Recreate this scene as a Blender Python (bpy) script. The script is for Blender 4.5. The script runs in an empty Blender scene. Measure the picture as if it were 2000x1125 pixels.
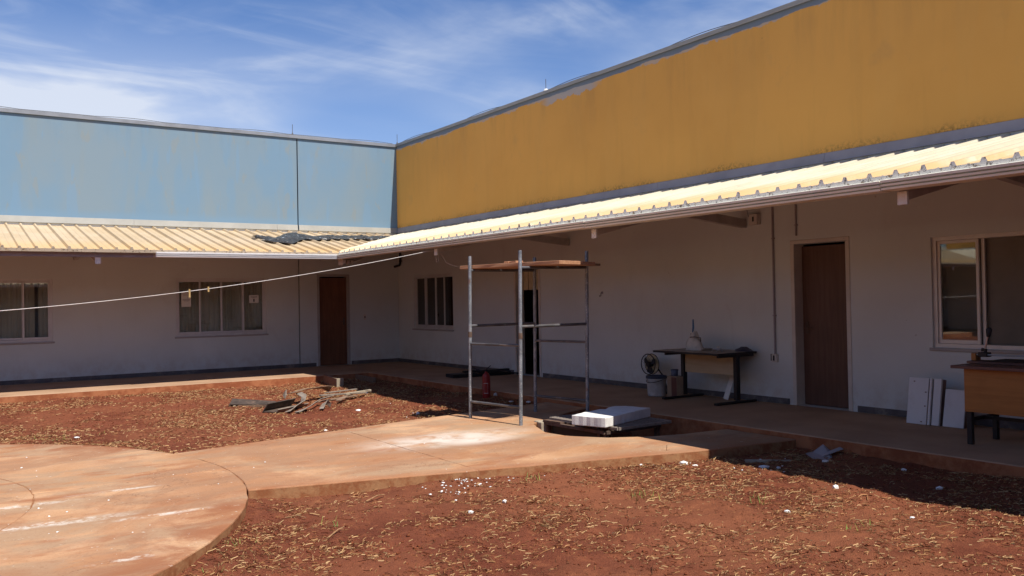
import bpy, bmesh, math, random
import numpy as np
from mathutils import Vector, Matrix, noise as mnoise
random.seed(7); rng = np.random.default_rng(11)
S = bpy.context.scene
COL = S.collection

# ------------------------------------------------------------------ camera
CAM = Vector((-9.446, -19.174, 1.46))
YAW, PITCH, ROLL = math.radians(33.675), math.radians(0.760), math.radians(-1.033)
Fw = Vector((math.sin(YAW)*math.cos(PITCH), math.cos(YAW)*math.cos(PITCH), math.sin(PITCH)))
Rt = Fw.cross(Vector((0, 0, 1))).normalized(); Up = Rt.cross(Fw)
R2 = math.cos(ROLL)*Rt + math.sin(ROLL)*Up; U2 = -math.sin(ROLL)*Rt + math.cos(ROLL)*Up
cd = bpy.data.cameras.new('camera'); cam = bpy.data.objects.new('camera', cd); COL.objects.link(cam)
m = Matrix((R2, U2, -Fw)).transposed().to_4x4(); m.translation = CAM; cam.matrix_world = m
cd.sensor_width = 36; cd.lens = 36*1696.6/2000; cd.clip_end = 2000; cd.clip_start = 0.05
S.camera = cam

# ------------------------------------------------------------------ sun and sky
SUN = Vector((0.078, -0.62, 1.0)).normalized()
sd = bpy.data.lights.new('sun', 'SUN'); sd.energy = 5.0; sd.angle = math.radians(0.53); sd.color = (1.0, 0.95, 0.87)
so = bpy.data.objects.new('sun', sd); COL.objects.link(so); so.rotation_euler = (-SUN).to_track_quat('-Z', 'Y').to_euler()
so.location = (0, 0, 30)
W = bpy.data.worlds.new('World'); S.world = W; W.use_nodes = True
def build_world():
    nt = W.node_tree; N = nt.nodes; L = nt.links; N.clear()
    out = N.new('ShaderNodeOutputWorld'); bg = N.new('ShaderNodeBackground'); bg.inputs[1].default_value = 0.09
    sky = N.new('ShaderNodeTexSky'); sky.sky_type = 'NISHITA'; sky.sun_disc = False
    sky.sun_elevation = math.asin(SUN.z); sky.sun_rotation = math.atan2(SUN.x, SUN.y)
    sky.altitude = 700; sky.air_density = 1.0; sky.dust_density = 0.1; sky.ozone_density = 5.0
    tc = N.new('ShaderNodeTexCoord'); sep = N.new('ShaderNodeSeparateXYZ'); L.new(tc.outputs['Generated'], sep.inputs[0])
    zz = N.new('ShaderNodeMath'); zz.operation = 'ADD'; zz.inputs[1].default_value = 0.10
    mx = N.new('ShaderNodeMath'); mx.operation = 'MAXIMUM'; mx.inputs[1].default_value = 0.0
    L.new(sep.outputs[2], mx.inputs[0]); L.new(mx.outputs[0], zz.inputs[0])
    dv = []
    for i in (0, 1):
        d = N.new('ShaderNodeMath'); d.operation = 'DIVIDE'; L.new(sep.outputs[i], d.inputs[0]); L.new(zz.outputs[0], d.inputs[1]); dv.append(d)
    cx = N.new('ShaderNodeCombineXYZ'); L.new(dv[0].outputs[0], cx.inputs[0]); L.new(dv[1].outputs[0], cx.inputs[1])
    def layer(rot, sc, nscale, det, dist, lo, hi, off):
        mp = N.new('ShaderNodeMapping'); mp.inputs['Rotation'].default_value = (0, 0, rot); mp.inputs['Scale'].default_value = sc; mp.inputs['Location'].default_value = off
        L.new(cx.outputs[0], mp.inputs[0])
        n = N.new('ShaderNodeTexNoise'); n.inputs['Scale'].default_value = nscale; n.inputs['Detail'].default_value = det
        n.inputs['Roughness'].default_value = 0.55; n.inputs['Distortion'].default_value = dist
        L.new(mp.outputs[0], n.inputs['Vector'])
        r = N.new('ShaderNodeMapRange'); r.interpolation_type = 'SMOOTHSTEP'; r.inputs[1].default_value = lo; r.inputs[2].default_value = hi
        L.new(n.outputs[0], r.inputs[0]); return r.outputs[0]
    OFF = (-14.8, -6.1, 0)
    a = layer(math.radians(-25), (1.0, 1.0, 1), 0.85, 6, 0.5, 0.45, 0.76, OFF)
    b = layer(math.radians(35), (1.0, 1.0, 1), 0.38, 3, 0.2, 0.42, 0.62, (OFF[0]+0.4, OFF[1]+5.2, 0))
    c = layer(math.radians(-20), (0.8, 1.7, 1), 1.5, 8, 0.9, 0.42, 0.80, (OFF[0]+7.7, 2.2, 0))
    def mth(op, x, y):
        q = N.new('ShaderNodeMath'); q.operation = op
        for i, v in enumerate((x, y)):
            if isinstance(v, (int, float)): q.inputs[i].default_value = v
            else: L.new(v, q.inputs[i])
        return q.outputs[0]
    mask = mth('MULTIPLY', mth('ADD', mth('MULTIPLY', a, 1.0), mth('MULTIPLY', c, 0.55)), mth('ADD', mth('MULTIPLY', b, 0.85), 0.15))
    # thin veil towards the horizon, as cirrus seen edge-on
    veil = N.new('ShaderNodeMapRange'); veil.inputs[1].default_value = 0.34; veil.inputs[2].default_value = 0.10; veil.inputs[3].default_value = 0.0; veil.inputs[4].default_value = 0.78
    veil.interpolation_type = 'SMOOTHSTEP'; L.new(sep.outputs[2], veil.inputs[0])
    mask = mth('MINIMUM', mth('ADD', mask, mth('MULTIPLY', veil.outputs[0], mth('ADD', mth('MULTIPLY', b, 0.75), 0.30))), 0.90)
    mix = N.new('ShaderNodeMix'); mix.data_type = 'RGBA'; mix.clamp_factor = True
    tintsky = N.new('ShaderNodeVectorMath'); tintsky.operation = 'MULTIPLY'; tintsky.inputs[1].default_value = (0.72, 0.87, 1.10); L.new(sky.outputs[0], tintsky.inputs[0])
    L.new(mask, mix.inputs[0]); L.new(tintsky.outputs[0], mix.inputs[6]); mix.inputs[7].default_value = (6.4, 6.9, 7.9, 1)
    L.new(mix.outputs[2], bg.inputs[0]); L.new(bg.outputs[0], out.inputs[0])
build_world()
S.view_settings.view_transform = 'Standard'; S.view_settings.look = 'None'; S.view_settings.gamma = 1; S.view_settings.use_curve_mapping = False
S.view_settings.exposure = 0.38

# ------------------------------------------------------------------ helpers
class MB:
    """collects vertices and faces; build() links them as one mesh object"""
    def __init__(s): s.v = []; s.f = []; s.m = []
    def add(s, vs, fs, mi=0):
        o = len(s.v); s.v += [tuple(p) for p in vs]
        for f in fs: s.f.append(tuple(o+i for i in f)); s.m.append(mi)
        return s
    def hexa(s, b, t, mi=0):          # bottom 4 (ccw seen from above), top 4
        return s.add(list(b)+list(t), [(3, 2, 1, 0), (4, 5, 6, 7), (0, 1, 5, 4), (1, 2, 6, 5), (2, 3, 7, 6), (3, 0, 4, 7)], mi)
    def box(s, x0, x1, y0, y1, z0, z1, mi=0, top=None):
        a = [(x0, y0), (x1, y0), (x1, y1), (x0, y1)]
        return s.hexa([(x, y, z0) for x, y in a], [(x, y, z1) for x, y in a], mi)
    def obox(s, c, ax, half, mi=0):   # oriented box: centre, 3 axes, half sizes
        c = Vector(c); X, Y, Z = [Vector(a).normalized()*h for a, h in zip(ax, half)]
        q = [(-1, -1), (1, -1), (1, 1), (-1, 1)]
        return s.hexa([c+X*i+Y*j-Z for i, j in q], [c+X*i+Y*j+Z for i, j in q], mi)
    def beam(s, p, q, w, h, up=(0, 0, 1), mi=0):
        p, q = Vector(p), Vector(q); d = (q-p); l = d.length; d.normalize()
        sd_ = d.cross(Vector(up)).normalized(); u = sd_.cross(d)
        return s.obox((p+q)/2, (d, sd_, u), (l/2, w/2, h/2), mi)
    def tube(s, pts, r, n=8, cap=True, mi=0):
        pts = [Vector(p) for p in pts]; rr = r if isinstance(r, (list, tuple)) else [r]*len(pts)
        o = len(s.v); prev = None
        for i, p in enumerate(pts):
            d = (pts[min(i+1, len(pts)-1)]-pts[max(i-1, 0)]).normalized()
            if prev is None: a = d.orthogonal().normalized()
            else: a = (prev-d*prev.dot(d)).normalized()
            prev = a; b = d.cross(a)
            for k in range(n):
                t = 2*math.pi*k/n; s.v.append(tuple(p+(a*math.cos(t)+b*math.sin(t))*rr[i]))
        for i in range(len(pts)-1):
            for k in range(n):
                s.f.append((o+i*n+k, o+i*n+(k+1) % n, o+(i+1)*n+(k+1) % n, o+(i+1)*n+k)); s.m.append(mi)
        if cap:
            s.f.append(tuple(o+k for k in reversed(range(n)))); s.m.append(mi)
            s.f.append(tuple(o+(len(pts)-1)*n+k for k in range(n))); s.m.append(mi)
        return s
    def lathe(s, prof, c=(0, 0, 0), n=20, mi=0):
        o = len(s.v); c = Vector(c)
        for r, z in prof:
            for k in range(n):
                t = 2*math.pi*k/n; s.v.append((c.x+r*math.cos(t), c.y+r*math.sin(t), c.z+z))
        for i in range(len(prof)-1):
            for k in range(n):
                s.f.append((o+i*n+k, o+i*n+(k+1) % n, o+(i+1)*n+(k+1) % n, o+(i+1)*n+k)); s.m.append(mi)
        return s
    def prism(s, poly, z0, z1, mi=0, side=None):   # polygon ccw
        n = len(poly); o = len(s.v)
        s.v += [(x, y, z0) for x, y in poly]+[(x, y, z1) for x, y in poly]
        s.f.append(tuple(o+n+i for i in range(n))); s.m.append(mi)
        s.f.append(tuple(o+i for i in reversed(range(n)))); s.m.append(mi)
        for i in range(n):
            j = (i+1) % n; s.f.append((o+i, o+j, o+n+j, o+n+i)); s.m.append(mi if side is None else side)
        return s
    def mesh(s, name, mats, smooth=False):
        me = bpy.data.meshes.new(name); me.from_pydata(s.v, [], s.f)
        if not isinstance(mats, (list, tuple)): mats = [mats]
        for q in mats: me.materials.append(q)
        if len(mats) > 1: me.polygons.foreach_set('material_index', s.m)
        if smooth: me.polygons.foreach_set('use_smooth', [True]*len(s.f))
        me.update(); return me
    def build(s, name, mats, parent=None, smooth=False, bevel=0, seg=2):
        me = s.mesh(name, mats, smooth)
        if bevel: bevel_mesh(me, bevel, seg)
        return put(name, me, parent)

def bevel_mesh(me, w, seg=2):
    bm = bmesh.new(); bm.from_mesh(me)
    es = [e for e in bm.edges if len(e.link_faces) == 2 and e.calc_face_angle(0) > 0.6]
    bmesh.ops.bevel(bm, geom=es, offset=w, offset_type='OFFSET', segments=seg, affect='EDGES', profile=0.5, clamp_overlap=True)
    bm.to_mesh(me); bm.free()
def put(name, me, parent=None):
    o = bpy.data.objects.new(name, me); COL.objects.link(o)
    if parent: o.parent = parent
    return o
def tag(o, label=None, cat=None, group=None, kind=None):
    if label: o['label'] = label
    if cat: o['category'] = cat
    if group: o['group'] = group
    if kind: o['kind'] = kind
    return o
def thing(name, label, cat, loc=(0, 0, 0), rz=0, group=None):
    o = bpy.data.objects.new(name, None); COL.objects.link(o); o.location = loc; o.rotation_euler = (0, 0, rz)
    o.empty_display_size = 0.1
    return tag(o, label, cat, group)
def at(o, loc, rz=0): o.location = loc; o.rotation_euler = (0, 0, rz); return o

def wjit(poly, step, amp, seed=0):
    """resample a closed polygon and shake it a little"""
    r = random.Random(seed); out = []
    for i in range(len(poly)):
        a = Vector(poly[i]); b = Vector(poly[(i+1) % len(poly)]); n = max(1, int((b-a).length/step))
        for k in range(n):
            p = a.lerp(b, k/n); out.append((p.x+r.uniform(-amp, amp), p.y+r.uniform(-amp, amp)))
    return out

# value noise for terrain (numpy)
LAT = rng.random((256, 256))
def vnoise(x, y, sc, ox=0.0):
    x = np.asarray(x)*sc+ox*17.3+500; y = np.asarray(y)*sc+ox*9.1+500
    xi = np.floor(x).astype(int); yi = np.floor(y).astype(int); fx = x-xi; fy = y-yi
    fx = fx*fx*(3-2*fx); fy = fy*fy*(3-2*fy); xi &= 255; yi &= 255; x2 = (xi+1) & 255; y2 = (yi+1) & 255
    return (LAT[xi, yi]*(1-fx)+LAT[x2, yi]*fx)*(1-fy)+(LAT[xi, y2]*(1-fx)+LAT[x2, y2]*fx)*fy-0.5

# ------------------------------------------------------------------ materials
MATS = {}
class NT:
    def __init__(s, name):
        s.mat = bpy.data.materials.new(name); s.mat.use_nodes = True; s.n = s.mat.node_tree.nodes; s.l = s.mat.node_tree.links
        s.b = s.n['Principled BSDF']; s.tc = s.n.new('ShaderNodeTexCoord'); s.geo = s.n.new('ShaderNodeNewGeometry')
    def noise(s, scale, det=4, rough=0.55, dist=0.0, vec=None, stretch=None, off=(0, 0, 0)):
        v = vec or s.geo.outputs['Position']
        mp = s.n.new('ShaderNodeMapping'); mp.inputs['Location'].default_value = off
        if stretch: mp.inputs['Scale'].default_value = stretch
        s.l.new(v, mp.inputs[0])
        q = s.n.new('ShaderNodeTexNoise'); q.inputs['Scale'].default_value = scale; q.inputs['Detail'].default_value = det
        q.inputs['Roughness'].default_value = rough; q.inputs['Distortion'].default_value = dist; s.l.new(mp.outputs[0], q.inputs['Vector'])
        return q.outputs[0]
    def ramp(s, fac, lo, hi, a=0.0, b=1.0):
        r = s.n.new('ShaderNodeMapRange'); r.interpolation_type = 'SMOOTHSTEP'
        for i, v in ((1, lo), (2, hi), (3, a), (4, b)): r.inputs[i].default_value = v
        s.l.new(fac, r.inputs[0]); return r.outputs[0]
    def math(s, op, x, y=0.0):
        q = s.n.new('ShaderNodeMath'); q.operation = op
        for i, v in enumerate((x, y)):
            if isinstance(v, (int, float)): q.inputs[i].default_value = v
            else: s.l.new(v, q.inputs[i])
        return q.outputs[0]
    def mix(s, fac, a, b):
        q = s.n.new('ShaderNodeMix'); q.data_type = 'RGBA'; q.clamp_factor = True
        for i, v in ((0, fac), (6, a), (7, b)):
            if isinstance(v, (int, float)): q.inputs[i].default_value = v
            elif isinstance(v, (tuple, list)): q.inputs[i].default_value = (*v[:3], 1)
            else: s.l.new(v, q.inputs[i])
        return q.outputs[2]
    def xyz(s):
        q = s.n.new('ShaderNodeSeparateXYZ'); s.l.new(s.geo.outputs['Position'], q.inputs[0]); return q.outputs
    def spot(s, c, r0, r1, sc=(1, 1, 1), rot=0):
        """0..1 blob round a world point"""
        mp = s.n.new('ShaderNodeMapping'); mp.vector_type = 'POINT'
        sub = s.n.new('ShaderNodeVectorMath'); sub.operation = 'SUBTRACT'; sub.inputs[1].default_value = c; s.l.new(s.geo.outputs['Position'], sub.inputs[0])
        mp.inputs['Rotation'].default_value = (0, 0, rot); mp.inputs['Scale'].default_value = sc; s.l.new(sub.outputs[0], mp.inputs[0])
        ln = s.n.new('ShaderNodeVectorMath'); ln.operation = 'LENGTH'; s.l.new(mp.outputs[0], ln.inputs[0])
        return s.ramp(ln.outputs['Value'], r0, r1, 1.0, 0.0)
    def bump(s, h, strength=0.3, dist=0.01):
        q = s.n.new('ShaderNodeBump'); q.inputs['Strength'].default_value = strength; q.inputs['Distance'].default_value = dist
        s.l.new(h, q.inputs['Height']); s.l.new(q.outputs[0], s.b.inputs['Normal'])
    def done(s, col, rough=0.8, metal=0.0, spec=0.5):
        if isinstance(col, (tuple, list)): s.b.inputs['Base Color'].default_value = (*col[:3], 1)
        else: s.l.new(col, s.b.inputs['Base Color'])
        if isinstance(rough, (int, float)): s.b.inputs['Roughness'].default_value = rough
        else: s.l.new(rough, s.b.inputs['Roughness'])
        s.b.inputs['Metallic'].default_value = metal; s.b.inputs['Specular IOR Level'].default_value = spec
        return s.mat
def simple(name, c, rough=0.7, metal=0.0, var=0.25, scale=14, bump=0.15, bs=60, spec=0.4, dirt=None, dirt_amt=0.5):
    t = NT(name); o = t.tc.outputs['Object']
    n = t.noise(scale, 5, vec=o); c2 = tuple(x*(1-var) for x in c)
    col = t.mix(t.ramp(n, 0.35, 0.68), c, c2)
    if dirt: col = t.mix(t.math('MULTIPLY', t.ramp(t.noise(scale*0.6, 6, 0.65, vec=o, off=(3, 8, 1)), 0.5, 0.66), dirt_amt), col, dirt)
    if bump: t.bump(t.noise(bs, 3, vec=o), bump, 0.004)
    return t.done(col, rough, metal, spec)

def m_soil():
    t = NT('red_soil')
    n1 = t.noise(1.1, 5); n2 = t.noise(9, 6, 0.65); n3 = t.noise(70, 4, 0.7)
    col = t.mix(t.ramp(n1, 0.35, 0.65), (0.165, 0.046, 0.025), (0.232, 0.070, 0.037))
    col = t.mix(t.ramp(n2, 0.46, 0.72), col, (0.30, 0.098, 0.046))
    col = t.mix(t.math('MULTIPLY', t.ramp(n3, 0.50, 0.75), 0.55), col, (0.085, 0.022, 0.011))
    n4 = t.noise(190, 2, 0.6); col = t.mix(t.math('MULTIPLY', t.ramp(n4, 0.58, 0.70), 0.55), col, (0.40, 0.20, 0.10)); col = t.mix(t.math('MULTIPLY', t.ramp(t.noise(120, 3, 0.6, off=(2, 7, 0)), 0.58, 0.70), 0.6), col, (0.07, 0.02, 0.012))
    dust = t.math('MULTIPLY', t.ramp(t.noise(0.5, 3, off=(4, 2, 0)), 0.42, 0.62), 0.45)
    col = t.mix(dust, col, (0.33, 0.125, 0.060))
    t.bump(t.math('ADD', t.math('MULTIPLY', n2, 1.2), t.math('ADD', n3, t.noise(220, 3))), 0.8, 0.02)
    return t.done(col, 0.95, spec=0.1)
def m_path():
    t = NT('dusty_concrete')
    n1 = t.noise(0.9, 5, off=(2, 1, 0)); n2 = t.noise(5, 7, 0.65, 0.4); n3 = t.noise(60, 4, 0.7)
    col = t.mix(t.ramp(n1, 0.34, 0.66), (0.54, 0.32, 0.180), (0.425, 0.225, 0.113))
    ns = t.noise(1.6, 7, 0.62, 0.6, stretch=(0.55, 1.5, 1), off=(7, 3, 0))
    col = t.mix(t.math('MULTIPLY', t.ramp(ns, 0.50, 0.66), 0.75), col, (0.29, 0.105, 0.045))
    col = t.mix(t.math('MULTIPLY', t.ramp(n2, 0.50, 0.70), 0.45), col, (0.46, 0.29, 0.185))
    gr = t.noise(2.2, 6, 0.6, 0.5, stretch=(0.6, 1.3, 1), off=(1, 9, 0))
    col = t.mix(t.math('MULTIPLY', t.ramp(gr, 0.42, 0.56), 0.70), col, (0.36, 0.24, 0.15)); big = t.noise(0.55, 6, 0.65, 0.7, off=(3, 12, 0)); col = t.mix(t.math('MULTIPLY', t.ramp(big, 0.46, 0.58), 0.5), col, (0.31, 0.13, 0.06)); crk = t.ramp(t.noise(13, 5, 0.7, 0.5, off=(8, 8, 0)), 0.63, 0.70); col = t.mix(t.math('MULTIPLY', crk, 0.5), col, (0.17, 0.09, 0.05))
    col = t.mix(t.math('MULTIPLY', t.ramp(n3, 0.52, 0.70), 0.42), col, (0.22, 0.11, 0.06))
    sub = t.n.new('ShaderNodeVectorMath'); sub.operation = 'DISTANCE'; sub.inputs[1].default_value = (-11.2, -11.05, -0.06); t.l.new(t.geo.outputs['Position'], sub.inputs[0])
    rim = t.math('MULTIPLY', t.math('MULTIPLY', t.ramp(sub.outputs['Value'], 3.0, 4.0), t.ramp(sub.outputs['Value'], 4.02, 4.10, 1, 0)), t.ramp(t.noise(1.8, 6, 0.65, 0.5, off=(6, 1, 0)), 0.38, 0.60))
    PP = t.xyz(); gate = t.math('MULTIPLY', t.math('MULTIPLY', t.ramp(PP[1], -12.5, -12.0), t.ramp(PP[1], -9.3, -9.8)), t.ramp(PP[0], -8.2, -7.6)); rim = t.math('MULTIPLY', rim, t.math('SUBTRACT', 1.0, gate)); col = t.mix(t.math('MULTIPLY', rim, 0.8), col, (0.27, 0.095, 0.042))
    edge_u = t.ramp(t.math('SUBTRACT', t.math('ADD', PP[1], t.math('MULTIPLY', t.noise(2.5, 5, 0.6), 0.5)), t.math('MULTIPLY', PP[0], 0.215)), -8.22, -7.75); edge_l = t.ramp(t.math('SUBTRACT', t.math('ADD', PP[1], t.math('MULTIPLY', PP[0], 0.243)), t.math('MULTIPLY', t.noise(2.1, 5, 0.6, off=(4, 4, 0)), 0.5)), -13.75, -14.1); onp = t.ramp(PP[0], -7.3, -7.0); col = t.mix(t.math('MULTIPLY', t.math('MULTIPLY', t.math('MAXIMUM', edge_u, edge_l), onp), 0.6), col, (0.30, 0.115, 0.052))
    cn = t.noise(0.8, 8, 0.62, 0.6, off=(13, 2, 0)); ck = t.math('MULTIPLY', t.ramp(t.math('ABSOLUTE', t.math('SUBTRACT', cn, 0.5)), 0.0, 0.004, 1, 0), t.ramp(t.noise(0.7, 3, off=(2, 2, 0)), 0.5, 0.56)); col = t.mix(t.math('MULTIPLY', ck, 0.6), col, (0.14, 0.075, 0.045))
    # spilt lime / paint
    nb = t.noise(3.2, 7, 0.66, 0.3, off=(5, 5, 0))
    sp = t.spot((-4.75, -10.80, -0.06), 0.10, 1.35, (0.95, 2.0, 1), math.radians(0))
    w = t.math('MULTIPLY', sp, t.ramp(nb, 0.30, 0.62))
    sp2 = t.spot((-4.55, -11.05, -0.06), 0.05, 0.75, (1.0, 1.9, 1))
    w = t.math('MAXIMUM', w, t.math('MULTIPLY', sp2, t.ramp(nb, 0.22, 0.5)))
    for c, r, sc, rot in (((-8.80, -12.25, -0.06), 0.60, (0.8, 5.5, 1), 42), ((-8.55, -12.30, -0.06), 0.40, (0.9, 5, 1), 38), ((-8.1, -12.45, -0.06), 0.42, (0.8, 6, 1), 38), ((-8.50, -13.50, -0.06), 0.22, (0.8, 3, 1), 25),
                          ((-8.90, -11.50, -0.06), 0.35, (0.7, 3.5, 1), 20), ((-8.2, -11.35, -0.06), 0.35, (0.7, 6, 1), 20)):
        w = t.math('MAXIMUM', w, t.math('MULTIPLY', t.spot(c, r*0.1, r, sc, -math.radians(rot)), t.ramp(t.noise(9, 7, 0.7, off=(c[0]*3, 0, 0)), 0.42, 0.60)))
    fl = t.ramp(t.noise(26, 3, 0.5, off=(9, 1, 0)), 0.70, 0.74)
    w = t.math('MAXIMUM', w, t.math('MULTIPLY', fl, 0.6))
    col = t.mix(t.math('MULTIPLY', w, 0.85), col, (0.66, 0.60, 0.52))
    t.bump(t.math('ADD', n3, t.math('MULTIPLY', n2, 0.9)), 0.6, 0.008)
    return t.done(col, 0.9, spec=0.2)
def m_path_side():
    t = NT('path_edge'); n = t.noise(8, 6, 0.7); n2 = t.noise(45, 4)
    col = t.mix(t.ramp(n, 0.4, 0.62), (0.34, 0.175, 0.085), (0.25, 0.095, 0.042)); col = t.mix(t.math('MULTIPLY', t.ramp(n2, 0.5, 0.7), 0.3), col, (0.20, 0.11, 0.06))
    t.bump(t.math('ADD', n, n2), 0.35, 0.008); return t.done(col, 0.95, spec=0.1)
def m_porch():
    t = NT('porch_concrete'); n = t.noise(1.5, 6, 0.6); n2 = t.noise(40, 4)
    col = t.mix(t.ramp(n, 0.36, 0.66), (0.42, 0.265, 0.165), (0.335, 0.205, 0.125)); col = t.mix(t.math('MULTIPLY', t.ramp(t.noise(6, 5, 0.7), 0.52, 0.7), 0.5), col, (0.45, 0.30, 0.195))
    t.bump(n2, 0.2, 0.004); return t.done(col, 0.75, spec=0.3)
def m_porch_side():
    t = NT('porch_edge'); n = t.noise(4, 6, 0.7); n2 = t.noise(50, 4)
    col = t.mix(t.ramp(n, 0.4, 0.62), (0.38, 0.15, 0.07), (0.26, 0.085, 0.038)); t.bump(t.math('ADD', n, n2), 0.5, 0.008); return t.done(col, 0.95, spec=0.1)
def m_plaster():
    t = NT('grey_plaster'); n = t.noise(0.7, 5); n2 = t.noise(120, 3)
    col = t.mix(t.ramp(n, 0.35, 0.68), (0.665, 0.70, 0.70), (0.615, 0.645, 0.645))
    st = t.noise(2.2, 5, 0.6, stretch=(1, 1, 0.25)); col = t.mix(t.math('MULTIPLY', t.ramp(st, 0.55, 0.75), 0.20), col, (0.48, 0.47, 0.46))
    z = t.xyz()[2]; low = t.math('MULTIPLY', t.ramp(z, 0.05, 0.55, 1, 0), t.ramp(t.noise(5, 7, 0.72), 0.40, 0.62)); col = t.mix(t.math('MULTIPLY', low, 0.35), col, (0.46, 0.36, 0.30)); sc_ = t.math('MULTIPLY', t.ramp(t.noise(1.1, 7, 0.75, 0.8, off=(3, 3, 9)), 0.60, 0.66), 0.22); col = t.mix(sc_, col, (0.54, 0.54, 0.53)); sk_ = t.ramp(t.noise(9, 3, 0.5, off=(1, 4, 2)), 0.735, 0.76); col = t.mix(t.math('MULTIPLY', sk_, 0.4), col, (0.25, 0.22, 0.2))
    t.bump(t.math('ADD', n2, t.math('MULTIPLY', t.noise(14, 3), 1.5)), 0.25, 0.004); return t.done(col, 0.9, spec=0.2)
def m_blue():
    t = NT('faded_blue_paint'); n2 = t.noise(110, 3)
    base = (0.165, 0.262, 0.355)
    n = t.noise(0.8, 6, 0.6, stretch=(1.0, 1, 0.45)); col = t.mix(t.ramp(n, 0.40, 0.62), base, (0.196, 0.265, 0.316))
    # old patches where the fresh coat is thin, running down the wall
    st = t.noise(1.05, 5, 0.55, 0.15, stretch=(1.25, 1, 0.30), off=(11, 0, 2)); pat = t.ramp(st, 0.52, 0.56)
    col = t.mix(t.math('MULTIPLY', pat, 0.34), col, (0.215, 0.262, 0.277))
    st2 = t.noise(1.9, 4, 0.5, 0.1, stretch=(1.5, 1, 0.22), off=(2, 0, 6)); col = t.mix(t.math('MULTIPLY', t.ramp(st2, 0.60, 0.62), 0.5), col, (0.162, 0.273, 0.395))
    st3 = t.noise(2.6, 5, 0.6, 0.2, stretch=(1.6, 1, 0.5), off=(5, 0, 3)); col = t.mix(t.math('MULTIPLY', t.ramp(st3, 0.61, 0.64), 0.40), col, (0.246, 0.254, 0.223))
    z = t.xyz()[2]
    ed = t.math('ADD', z, t.math('MULTIPLY', t.noise(1.5, 3), 0.10)); col = t.mix(t.math('MULTIPLY', t.ramp(ed, 3.34, 3.50, 1, 0), 0.7), col, (0.17, 0.277, 0.385))
    stain = t.math('MULTIPLY', t.ramp(z, 4.55, 5.3), t.ramp(t.noise(3, 5, 0.6, stretch=(2.5, 1, 0.2)), 0.45, 0.75)); col = t.mix(t.math('MULTIPLY', stain, 0.35), col, (0.16, 0.20, 0.22))
    t.bump(n2, 0.2, 0.004); return t.done(col, 0.9, spec=0.15)
def m_yellow():
    t = NT('ochre_paint'); n = t.noise(0.45, 5); n2 = t.noise(110, 3); P = t.xyz(); z = P[2]
    col = t.mix(t.ramp(n, 0.36, 0.66), (0.80, 0.415, 0.100), (0.74, 0.38, 0.092))
    fine = t.noise(5, 6, 0.65, stretch=(1, 1, 0.3)); col = t.mix(t.math('MULTIPLY', t.ramp(fine, 0.54, 0.74), 0.12), col, (0.58, 0.28, 0.075))
    dr = t.noise(2.6, 6, 0.65, stretch=(1, 1, 0.16), off=(0, 5, 1)); top = t.math('MULTIPLY', t.ramp(z, 4.0, 5.2), t.ramp(dr, 0.48, 0.72)); col = t.mix(t.math('MULTIPLY', top, 0.30), col, (0.46, 0.25, 0.09))
    sm = t.ramp(t.noise(1.3, 5, 0.6, off=(0, 8, 4)), 0.60, 0.72); col = t.mix(t.math('MULTIPLY', sm, 0.22), col, (0.50, 0.30, 0.12))
    # mould along the flashing
    mz = t.math('SUBTRACT', z, t.math('MULTIPLY', t.noise(5, 5, 0.7), 0.16)); md = t.math('MULTIPLY', t.math('MULTIPLY', t.ramp(mz, 3.13, 3.30, 1, 0), t.ramp(t.noise(0.9, 4, 0.6, off=(0, 2, 0)), 0.36, 0.62)), t.ramp(t.noise(22, 7, 0.78), 0.44, 0.58))
    col = t.mix(t.math('MULTIPLY', md, 0.85), col, (0.10, 0.08, 0.035))
    rl = t.noise(1.0, 5, 0.6, 0.2, stretch=(1, 1.6, 0.35), off=(0, 11, 3)); col = t.mix(t.math('MULTIPLY', t.ramp(rl, 0.50, 0.58), 0.09), col, (0.74, 0.43, 0.13)); rl2 = t.noise(2.4, 4, 0.5, 0.1, stretch=(1, 1.8, 0.2), off=(0, 1, 13)); col = t.mix(t.math('MULTIPLY', t.ramp(rl2, 0.56, 0.62), 0.07), col, (0.52, 0.27, 0.07)); sp3 = t.ramp(t.noise(4.5, 5, 0.7, off=(0, 6, 6)), 0.70, 0.76); col = t.mix(t.math('MULTIPLY', sp3, 0.45), col, (0.33, 0.18, 0.06))
    # brushed grey-blue band under the coping with a ragged lower edge
    ez = t.math('ADD', z, t.math('MULTIPLY', t.math('SUBTRACT', t.noise(1.4, 7, 0.62, stretch=(1, 1, 0.05)), 0.5), 0.13))
    # plaster showing where the paint flaked, just below the band
    fk = t.math('MULTIPLY', t.math('MULTIPLY', t.ramp(P[1], -7.9, -7.5), t.ramp(P[1], -6.0, -6.4)), t.ramp(t.math('ADD', z, t.math('MULTIPLY', t.noise(2.6, 7, 0.7), 0.42)), 5.26, 5.275)); col = t.mix(t.math('MULTIPLY', fk, 0.85), col, (0.46, 0.45, 0.43))
    fk2 = t.ramp(t.math('ADD', z, t.math('MULTIPLY', t.noise(2.2, 7, 0.7, off=(0, 3, 0)), 0.34)), 5.315, 5.325); col = t.mix(t.math('MULTIPLY', fk2, 0.7), col, (0.45, 0.43, 0.40))
    col = t.mix(t.ramp(ez, 5.165, 5.175), col, (0.19, 0.235, 0.285))
    t.bump(t.math('ADD', n2, t.noise(12, 3)), 0.22, 0.004); return t.done(col, 0.9, spec=0.15)
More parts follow.
